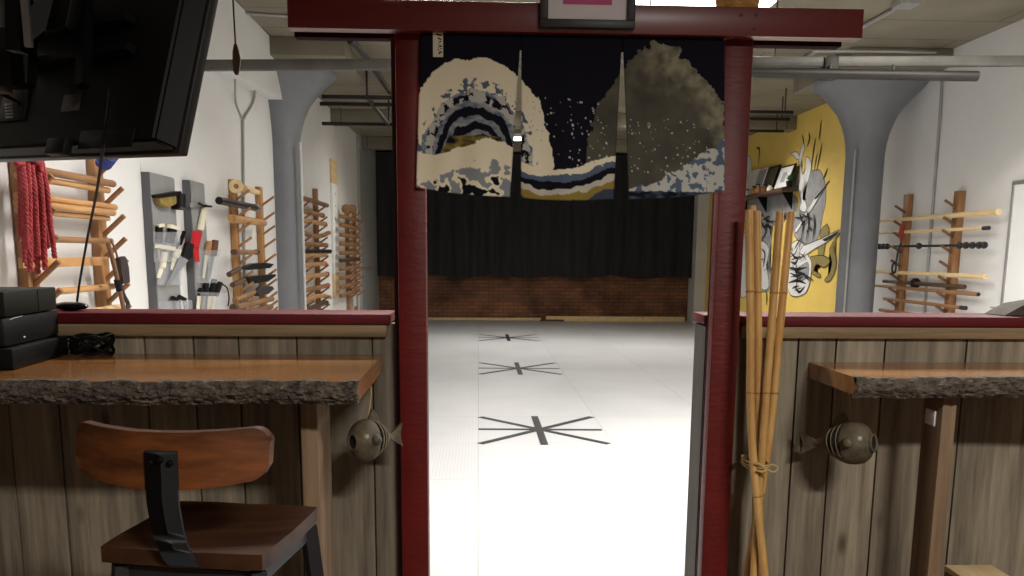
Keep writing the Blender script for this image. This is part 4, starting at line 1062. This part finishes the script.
# rack 3 behind the left column --------------------------------------------------------
rows3 = [(199.5,203.5,327,'brown_leather',None,0), (212,214,322.5,'mid_wood','dark_wood',0), (222,222,325,'pine_y','red_tip',0), (233,237,329,'mid_wood',None,.05), (245,244,326.5,'mid_wood',None,0),
         (252,251,330,'black_stick',None,0), (256.5,254.5,326,'pine_y',None,0), (266.5,263,325,'pine_y','red_tip',0), (279,273,327,'pine_y','black_stick',0), (292,285,328,'mid_wood','red_tip',0), (301,294.5,330,'pine_y',None,-.05), (311,303,326.5,'dark_wood','black_stick',0)]
yA, yB = at(291, 240, X=XL).y, at(314.5, 240, X=XL).y
yA = yB-1.0
zz3 = []
ORD = ('top', 'second', 'third', 'fourth', 'fifth', 'sixth', 'seventh', 'eighth', 'ninth', 'tenth', 'eleventh', 'twelfth')
for k, (v0_, v1_, ue, m, tm, cv) in enumerate(rows3):
    lb = '%s %s, %s row of the rack behind the left column' % ({'brown_leather':'brown','mid_wood':'brown','pine_y':'pale','black_stick':'black','dark_wood':'dark'}[m], ('red-tipped ' if tm == 'red_tip' else 'dark-tipped ' if tm else '')+'wooden sword', ORD[k])
    o, a, b = wstick('wooden_sword', lb, 'wooden sword', (300, v0_), (ue, v1_), XK, .028, m, 'wooden swords behind the left column', tip=(1,) if tm else None, tipmat=tm, curve=cv)
    zz3 += [(a.z, .029, .115)] if k != 5 else []
rack('peg_rack', 'wooden peg rack full of wooden swords on the left wall just behind the left column', XL, 1, [(yA, .003, 2.1), (yB, .003, at(314,189,X=XL).z+.0)], [zz3, zz3], 'brown_rack', 'brown_rack', .10, .05, .13, .012, .7)
# tall strip
a, b = at(333, 160, X=XL+.03), at(338, 296, X=XL+.03)
t = thing('tall_board', 'tall narrow white board with pale wooden ends on the left wall between two racks', 'board', (XL, (a.y+b.y)/2, b.z))
yc = (a.y+b.y)/2; L = a.z-b.z
MB().box((XL+.02, yc, (a.z+b.z)/2), (.035, .40, L*.66), bev=.004).build('panel', 'white', t)
for z in (a.z-L*.085, b.z+L*.085): MB().box((XL+.022, yc, z), (.04, .40, L*.17), bev=.004).build('end_block', 'pale_wood', t)
for k in range(7): MB().cyl((XL+.036, yc, b.z+L*(.22+.09*k)), (XL+.041, yc, b.z+L*(.22+.09*k)), .018, seg=8).build('stud', 'conduit', t)
# rack 4
rows4 = [(218.5,0), (227,0), (236,0), (244.5,0), (253,0), (260,1), (268,0), (276.5,0), (285,0), (293,0)]
yA, yB = at(345.5, 240, X=XL).y, at(353, 240, X=XL).y
zz4 = []
for k, (v, dk) in enumerate(rows4):
    sl_ = (v-248)*.10
    o, a, b = wstick('wooden_sword', '%s wooden sword on the %s row of the farthest rack on the left wall' % ('dark' if dk else 'brown', ORD[k+1]), 'wooden sword', (340.5, v+sl_*.5), (359, v-sl_*.5), XK, .03, 'dark_wood' if dk else 'mid_wood', 'wooden swords on the farthest rack')
    zz4.append((a.z, .031, .115))
rack('peg_rack', 'farthest wooden peg rack on the left wall beside the grey wall end', XL, 1, [(yA, .003, at(345,206,X=XL).z), (yB, .003, at(353,207,X=XL).z)], [zz4+[zz4[0][0]+.16], zz4+[zz4[0][0]+.16]], 'brown_rack', 'brown_rack', .11, .05, .13, .013, .7)
for k, u in enumerate((346, 352)):
    c = at(u, 209, X=XK); t = tag(MB().lathe([(.02,-.06),(.06,-.05),(.07,0),(.06,.05),(.02,.06)], c, (0,1,0), 16).build('wooden_mallet', 'mid_wood'), '%s round wooden mallet head on the top row of the farthest rack' % ('left', 'right')[k], 'mallet', 'mallets on the farthest rack')
c = at(353, 300, X=XL+.02); tag(MB().box((XL+.06, c.y-.02, c.z), (.02, .16, .2), bev=.004).build('wall_box', 'light_grey'), 'small grey box on the right post of the farthest rack', 'box')

# right wall rack -------------------------------------------------------------------------
XP = XR-.11
y1, y2 = at(904.5, 250, X=XR-.03).y, at(955, 250, X=XR-.03).y
GR = 'staffs on the right wall rack'
sticks = [((869.6,220.5),(998.5,213.6),.016,'pale_wood',None,.028,'pale tapered staff on the topmost laden pegs of the right wall rack'),
          ((877,231.6),(988,230),.017,'pale_wood',(1,),None,'pale staff with dark end, second from the top of the right wall rack'),
          ((875,270.5),(985,278),.018,'pale_wood',None,.024,'pale staff on the row below the empty peg of the right wall rack'),
          ((872,284),(978,296),.015,'mid_wood',(1,),.02,'thin brown staff with black end, third from the bottom of the right wall rack'),
          ((884,297.5),(965,309.5),.018,'mid_wood',(1,),None,'brown stick with dark end, second from the bottom of the right wall rack'),
          ((880,309),(950,320.5),.02,'mid_wood',None,None,'lowest brown stick of the right wall rack')]
zz5 = []
for p0, p1, r, m, tip, r1, lb in sticks:
    o, a, b = wstick('wooden_staff', lb, 'staff', p0, p1, XP, r, m, GR, tip=tip, tipmat='black_stick', r1=r1); zz5.append((a.z, max(r, r1 or 0), .11))
# ringed iron bar
a, b = at(876, 245.5, X=XP), at(986, 246.5, X=XP); z = (a.z+b.z)/2; a.z = b.z = z; zz5.append((z, .014, .11))
t = thing('ringed_bar', 'dark iron bar with beaded ends, third row of the right wall rack', 'bar', (a+b)/2, GR)
MB().cyl(a, b, .013, seg=10).build('rod', 'gun', t)
for f in (.0,.042,.084,.126,.45,.80,.85,.90,.95,.985):
    MB().lathe([(.013,-.02),(.03,-.012),(.034,0),(.03,.012),(.013,.02)], a*(1-f)+b*f, b-a, 12).build('bead', 'black_stick', t)
# dark curved piece over the thin staff
t, a, b = wstick('dark_wooden_sword', 'dark wooden sword with round guard lying over the thin staff, right wall rack', 'wooden sword', (884,284), (964,291), XP+.03, .017, 'dark_wood', GR, tip=(0,), tipmat='black_stick', r1=.024, zoff=.035)
g_ = a*.57+b*.43; MB().lathe([(.016,-.008),(.055,-.006),(.055,.006),(.016,.008)], g_, b-a, 20).build('guard', 'black_stick', t)
ez = at(938, 261, X=XP).z
tops = [at(945, 201, X=XP).z]
z5 = zz5+[ez, tops[0]]
rack('staff_rack', 'wooden peg rack with long staffs on the white right wall', XR, -1, [(y1, .003, at(910,194,X=XR-.05).z), (y2, .003, at(961,190.5,X=XR-.05).z)], [z5, z5], 'brown_rack', 'peg', .10, .06, .12, .014, .6)
# red strap with chain
a = at(902, 225, X=XP-.03)
t = thing('chain_strap', 'red strap with dark chain hanging on the left post of the staff rack', 'strap', a)
MB().tube(smooth_path([at(903,222,X=XP-.02), at(901.5,232,X=XP-.03), at(901,243,X=XP-.03)], 5), [.012,.016,.02,.024,.026,.028,.026,.022,.018,.014,.01], 8).build('wrap', pbr('dark_red_cloth', S(140,48,40), rough=.8), t)
MB().tube(smooth_path([at(901,243,X=XP-.03), at(898,252,X=XP-.03), at(896,263,X=XP-.03)], 5), .011, 8).build('chain', 'black_stick', t)
c = at(894, 268, X=XP-.03); MB().tube([c+V((0, .04*math.cos(2*PI*i/20), .055*math.sin(2*PI*i/20))) for i in range(20)], .011, 6, closed=True).build('ring', 'black_stick', t)
# whiteboard
a, b = at(1013, 183, X=XR-.02), at(1003, 306, X=XR-.02)
yE = (a.y+b.y)/2+.0; zt_, zb_ = a.z, at(1002, 306, X=XR-.02).z
wbd = thing('whiteboard', 'white dry-erase board with pale frame on the right wall at the picture edge', 'whiteboard', (XR-.02, yE-.6, zb_))
MB().box((XR-.012, yE-.6, (zt_+zb_)/2), (.016, 1.2, zt_-zb_)).build('panel', 'board_white', wbd)
mb = MB()
for c_, s_ in (((XR-.014, yE-.6, zt_), (.026, 1.24, .035)), ((XR-.014, yE-.6, zb_), (.026, 1.24, .035)), ((XR-.014, yE, (zt_+zb_)/2), (.026, .035, zt_-zb_)), ((XR-.014, yE-1.2, (zt_+zb_)/2), (.026, .035, zt_-zb_))): mb.box(c_, s_, bev=.004)
mb.build('frame', 'conduit', wbd)
tr = MB().box((XR-.05, yE-.35, zb_-.015), (.09, .8, .014), bev=.003).build('tray', 'conduit', wbd)
for k, (dy, m) in enumerate(((.0, 'white'), (-.16, 'charcoal'))):
    t = thing('marker_pen', ('white marker pen', 'white marker pen with dark cap')[k] + ' on the whiteboard tray, ' + ('far', 'near') [k] + ' end', 'marker', (XR-.06, yE-.02+dy, zb_-.008), 'marker pens')
    MB().cyl((XR-.06, yE-.02+dy, zb_+.003), (XR-.06, yE-.11+dy, zb_+.003), .011, seg=10).build('barrel', 'white', t)
    MB().cyl((XR-.06, yE-.11+dy, zb_+.003), (XR-.06, yE-.145+dy, zb_+.003), .012, seg=10).build('cap', m if k else 'red_plastic', t)

# mural on the yellow wall ------------------------------------------------------------------
XM = XR-.001
mu = thing('dragon_mural', 'black, white and grey painted dragon mural on the yellow wall', 'mural', (XM, 11.5, .8))
def c5(X, Y): return (740+X/6.4, 120+Y/6.4)
def c6(X, Y): return (740+X/5.236, 210+Y/5.236)
lay = [0]
def paint(name, px, mat, outline=.022, closed=True):
    lay[0] += 1; x = XM-.0002*lay[0]
    pts = [at(u, v, X=x) for u, v in px]
    if closed:
        pts2 = smooth_path(pts+[pts[0]], 3)[:-1]
        mb = MB()
        try: mb.prism(pts2, (-.0002, 0, 0))
        except Exception: return
        o = mb.build(name, mat, mu)
        loop = pts2+[pts2[0]]
    else: loop = smooth_path(pts, 4)
    if outline:
        mb = MB()
        n = len(loop); vs = []
        for i in range(n):
            a = loop[max(0, i-1)]; b = loop[min(n-1, i+1)]; d = (b-a); d = d.normalized() if d.length > 1e-6 else V((0,1,0))
            nrm_ = V((0, -d.z, d.y)); w_ = outline/2*(1 if closed else math.sin(PI*(i+.5)/n)+.15)
            x2 = V((-.00015, 0, 0))
            vs.append((mb.bm.verts.new(loop[i]+nrm_*w_+x2), mb.bm.verts.new(loop[i]-nrm_*w_+x2)))
        for i in range(n-1): mb.bm.faces.new((vs[i][0], vs[i+1][0], vs[i+1][1], vs[i][1]))
        mb.build('outline', 'mur_black', mu)
        lay[0] += 1
paint('neck', [c6(95,-20), c6(155,-30), c6(170,60), c6(165,150), c6(150,260), c6(160,360), c6(150,420), c6(100,415), c6(95,300), c6(110,160), c6(90,60)], 'mur_grey')
paint('scales', [c5(455,330), c5(512,325), c5(545,420), c5(548,520), c6(430,40), c6(415,130), c6(380,175), c6(330,170), c6(285,130), c6(290,30), c5(405,500), c5(430,400)], 'mur_grey')
paint('left_mane', [c5(20,470), c5(110,480), c5(340,480), c5(360,576), c6(240,40), c6(200,90), c6(160,60), c6(100,20), c6(30,60), c6(0,30)], 'mur_grey')
paint('chest', [c6(0,140), c6(35,120), c6(60,200), c6(60,330), c6(45,430), c6(0,435)], 'mur_white')
paint('belly', [c6(115,160), c6(150,200), c6(140,290), c6(150,400), c6(115,412), c6(102,330), c6(100,230)], 'mur_white')
paint('flame', [c5(405,145), c5(385,210), c5(375,280), c5(387,345), c5(372,420), c5(385,500), c5(385,576), c5(425,580), c5(418,520), c5(400,510), c5(405,460), c5(432,400), c5(455,300), c5(445,255), c5(425,240), c5(418,315), c5(405,352), c5(395,330), c5(388,280), c5(400,225), c5(412,180)], 'mur_white')
paint('flame', [c5(325,215), c5(360,205), c5(378,235), c5(368,252), c5(345,228)], 'mur_white', .018)
paint('flame', [c5(375,330), c5(350,400), c5(335,450), c5(350,440), c5(380,400)], 'mur_white', .015)
paint('flame', [c5(42,225), c5(65,240), c5(75,330), c5(50,380), c5(45,300)], 'mur_white')
for q in (((400,95),(408,150)), ((440,80),(445,120),(430,170)), ((485,115),(470,200),(455,320)), ((495,215),(485,260),(475,325)), ((525,150),(510,230),(490,325)), ((520,0),(512,80),(505,130)), ((105,180),(125,190),(115,300)), ((560,310),(545,350),(530,380))):
    paint('spike', [c5(*p) for p in q], 'mur_black', .035, False)
paint('claw', [c6(455,75), c6(466,110), c6(445,180), c6(436,240), c6(420,290), c6(408,240), c6(418,160), c6(425,105)], 'mur_olive')
paint('claw', [c6(524,122), c6(500,145), c6(485,200), c6(500,240), c6(502,300), c6(470,370), c6(442,368), c6(470,330), c6(482,270), c6(470,200)], 'mur_olive')
paint('claw', [c6(370,245), c6(430,240), c6(470,265), c6(440,300), c6(400,280), c6(380,310), c6(420,340), c6(410,352), c6(365,315)], 'mur_olive')
paint('head', [c6(258,190), c6(300,160), c6(335,185), c6(350,230), c6(372,270), c6(370,340), c6(358,400), c6(335,438), c6(285,452), c6(255,425), c6(243,345), c6(262,280)], 'mur_white')
paint('mouth_shade', [c6(310,300), c6(355,275), c6(358,340), c6(325,370), c6(300,345)], 'mur_grey', .012)
paint('horn', [c6(330,190), c6(430,150), c6(520,106), c6(455,165), c6(385,205), c6(325,245), c6(310,225)], 'mur_white')
paint('horn_tip', [c6(430,155), c6(520,108), c6(455,163)], 'mur_black', 0)
paint('horn', [c5(572,388), c5(500,500), c5(455,576), c5(430,600), c6(300,110), c6(290,100), c6(350,20), c5(480,490)], 'mur_white', .014)
paint('horn_tip', [c5(572,388), c5(500,495), c5(478,497)], 'mur_black', 0)
for q in (((250,300),(300,310),(350,300)), ((262,330),(300,345),(330,330)), ((275,290),(300,350),(290,420)), ((310,240),(290,280),(265,270)), ((255,380),(300,370),(345,385)), ((285,400),(310,430),(340,400)), ((262,215),(290,250),(320,245)),
          ((105,60),(135,110),(110,160)), ((120,90),(150,80),(160,130)), ((110,200),(130,230),(120,300)), ((135,415),(140,460),(136,500)), ((70,20),(100,60),(90,120)), ((310,20),(330,80),(320,150)), ((350,10),(360,70),(345,160)), ((385,20),(390,80),(380,160))):
    paint('stroke', [c6(*p) for p in q], 'mur_black', .035, False)
rnd = random.Random(31)
for k in range(60):
    cxx, cyy = rnd.choice([(300,300),(320,380),(130,300),(60,40),(130,60),(340,60),(250,60),(290,220)])
    x_, y_ = cxx+rnd.uniform(-38,38), cyy+rnd.uniform(-45,45); a_ = rnd.uniform(0, PI); l_ = rnd.uniform(12,34)
    paint('stroke', [c6(x_-math.cos(a_)*l_, y_-math.sin(a_)*l_), c6(x_+rnd.uniform(-8,8), y_+rnd.uniform(-8,8)), c6(x_+math.cos(a_)*l_, y_+math.sin(a_)*l_)], 'mur_black', rnd.uniform(.015,.03), False)
# shelf with pictures ----------------------------------------------------------------------
a, b = at(738, 198, X=XR-.12), at(793, 192.5, X=XR-.12)
zs2 = (a.z+b.z)/2; ya, yb = b.y, a.y
sh = thing('wall_shelf', 'dark wooden shelf on brackets on the yellow wall', 'shelf', (XR-.12, (ya+yb)/2, zs2-.1))
MB().box((XR-.165, (ya+yb)/2, zs2), (.24, yb-ya, .045), bev=.004).build('plank', 'dark_wood', sh)
for y in (ya+.2, (ya+yb)/2, yb-.3): MB().prism([(XR-.046, y, zs2-.02), (XR-.2, y, zs2-.02), (XR-.046, y, zs2-.26)], (0, .03, 0)).build('bracket', 'black', sh)
zsh = zs2+.0235
def shelf_frame(label, u0_, u1_, vt, fm, im, lean=.12):
    ya_, yb_ = at(u1_, 190, X=XR-.16).y, at(u0_, 190, X=XR-.16).y; ht = at((u0_+u1_)/2, vt, X=XR-.14).z-zsh
    t = thing('picture_frame', label, 'picture', (XR-.15, (ya_+yb_)/2, zsh), 'pictures on the wall shelf')
    d = V((lean, 0, ht)); d.normalize(); Rm = Matrix((V((0,1,0)), d, V((0,1,0)).cross(d))).transposed(); c = V((XR-.17, (ya_+yb_)/2, zsh+.003))+d*ht/2
    MB().box(c, (yb_-ya_, ht, .02), Rm, .003).build('frame', fm, t)
    n_ = V((0,1,0)).cross(d); n_ = n_ if n_.x < 0 else -n_
    im_ = MB().box(c+n_*.0105, ((yb_-ya_)*.84, ht*.86, .002), Rm).build('picture', im, t); return t, c, n_, Rm, ht, yb_-ya_
shelf_frame('white picture at the left end of the wall shelf', 744, 752.4, 170, 'white', 'mur_white')
shelf_frame('black and white picture second from the left on the wall shelf', 753, 761, 168, 'white', 'mur_grey')
shelf_frame('dark picture in the middle of the wall shelf', 761.6, 772.8, 166, 'black', 'photo_dark')
t, c, n_, Rm, ht, w_ = shelf_frame('large black framed picture with pale portrait at the right of the wall shelf', 773.6, 788, 165, 'black', 'mur_white')
MB().box(c+n_*.0122-Rm @ V((0, 0, 0)), (w_*.3, ht*.42, .001), Rm).build('figure', 'mur_grey', t)
for k, (u, hpx, m, r_, lb) in enumerate(((748, 6, 'white', .05, 'small white jar at the left front of the wall shelf'), (754, 8, 'glassware', .05, 'amber bottle on the wall shelf before the white pictures'), (758.5, 9, 'glassware', .055, 'second amber bottle on the wall shelf'), (765, 7, 'brown', .06, 'brown bowl-like jar in the middle of the wall shelf'), (770, 6, 'ivory', .045, 'ivory jar on the wall shelf before the dark picture'))):
    y = at(u, 190, X=XR-.21).y; hh = hpx*.0145
    t = thing('shelf_jar', lb, 'jar', (XR-.215, y, zsh), 'jars on the wall shelf')
    MB().lathe([(r_*.8,.0),(r_,.01),(r_,hh*.6),(r_*.5,hh*.8),(r_*.45,hh)], (XR-.215, y, zsh), seg=14).build('body', m, t)
    MB().lathe([(r_*.5,0),(r_*.5,.02)], (XR-.215, y, zsh+hh), seg=12).build('lid', 'black', t)
y = at(789.5, 188, X=XR-.2).y
t = thing('potted_plant', 'small green plant at the right end of the wall shelf', 'plant', (XR-.2, y, zsh))
MB().lathe([(.04,0),(.055,.09),(.045,.09)], (XR-.2, y, zsh), seg=14).build('pot', 'black', t)
mb = MB(); rnd = random.Random(2)
for k in range(16):
    a_ = rnd.uniform(0, 2*PI); q = V((XR-.2, y, zsh+.08)); e = q+V((.05*math.cos(a_), .09*math.sin(a_), rnd.uniform(.03,.13))); s_ = V((-math.sin(a_), math.cos(a_), 0))*.02
    m_ = (q+e)/2+V((0,0,.02)); mb._add([q, m_+s_, e, m_-s_, ], [(0,1,2,3)])
mb.build('leaves', 'plant', t)

# far end: curtain, plank, floor marks ---------------------------------------------------------
mb = MB(); xa, xb = -2.04, 4.41; rnd = random.Random(9)
def cur(s, t):
    x = xa+(xb-xa)*s; hem = .90 + .03*mn.noise(V((x*1.3, 0, 0))) + .02*math.sin(x*5.2)
    z = HC-.06 + (hem-HC+.06)*t
    f = .045*math.sin(x*17+1.3*math.sin(x*2.1)) + .03*mn.noise(V((x*5, t*.8, 3)))
    return V((x, YB-.20+f*(.35+.65*t), z))
mb.grid(cur, 420, 14, thick=(0,.006,0))
cu = thing('stage_curtain', 'long black pleated curtain across the far brick wall', 'curtain', ((xa+xb)/2, YB-.2, .9))
mb.build('cloth', 'curtain', cu, angle=80)
MB().cyl((xa-.02, YB-.2, HC-.05), (xb, YB-.2, HC-.05), .018, seg=10).build('rod', 'dark_pipe', cu)
a, b = at(546, 317.5, Z=.03), at(684, 319, Z=.03)
yp = YB-.22
pk = thing('wooden_plank', 'pale wooden plank lying on the floor against the far brick wall', 'plank', ((at(546,317,Y=yp).x+at(684,317,Y=yp).x)/2, yp, 0))
xa_, xb_ = at(546,317,Y=yp).x, at(684,317,Y=yp).x
MB().box(((xa_+xb_)/2, yp, .05), (xb_-xa_, .14, .1), bev=.006).build('board', 'pale_wood', pk)
MB().box((xa_+.12, yp-.09, .02), (.5, .04, .036), bev=.004).build('end_block', 'dark_wood', pk)
def mark(label, off):
    t = thing('floor_mark', label, 'floor mark', V((0, off, 0)) + V((.5, 6.41, .001)), 'tape crosses on the mats')
    def strip(p, q, w, z, nm):
        a = at(*p, Z=0)+V((0, off, 0)); b = at(*q, Z=0)+V((0, off, 0)); d = (b-a).normalized(); s_ = V((-d.y, d.x, 0))*w/2; z_ = V((0,0,z))
        mb = MB(); mb.prism([a+s_+z_, b+s_+z_, b-s_+z_, a-s_+z_], (0,0,.0008)); mb.build(nm, 'tape', t)
    strip((480,417), (609,444), .062, .0008, 'line'); strip((478.5,429.3), (602,430), .058, .0014, 'line'); strip((480,444), (591.5,417), .062, .002, 'line')
    strip((534.5,416.5), (544.5,445), .058, .0026, 'centre_bar')
for lb, off in (('black taped cross on the mats nearest the gateway', 0), ('black taped cross on the mats, middle of the three', at(517,369,Z=0).y-6.41), ('farthest of the three black taped crosses on the mats', at(508,338,Z=0).y-6.41)): mark(lb, off)

# ---------------------------------------------------------------- world and view
w = bpy.data.worlds.new('world'); sc.world = w; w.use_nodes = True
w.node_tree.nodes['Background'].inputs[0].default_value = (.5,.5,.5,1); w.node_tree.nodes['Background'].inputs[1].default_value = .1
sc.view_settings.view_transform = 'Standard'; sc.view_settings.look = 'None'; sc.view_settings.gamma = 1; sc.view_settings.use_curve_mapping = False
sc.view_settings.exposure = 0
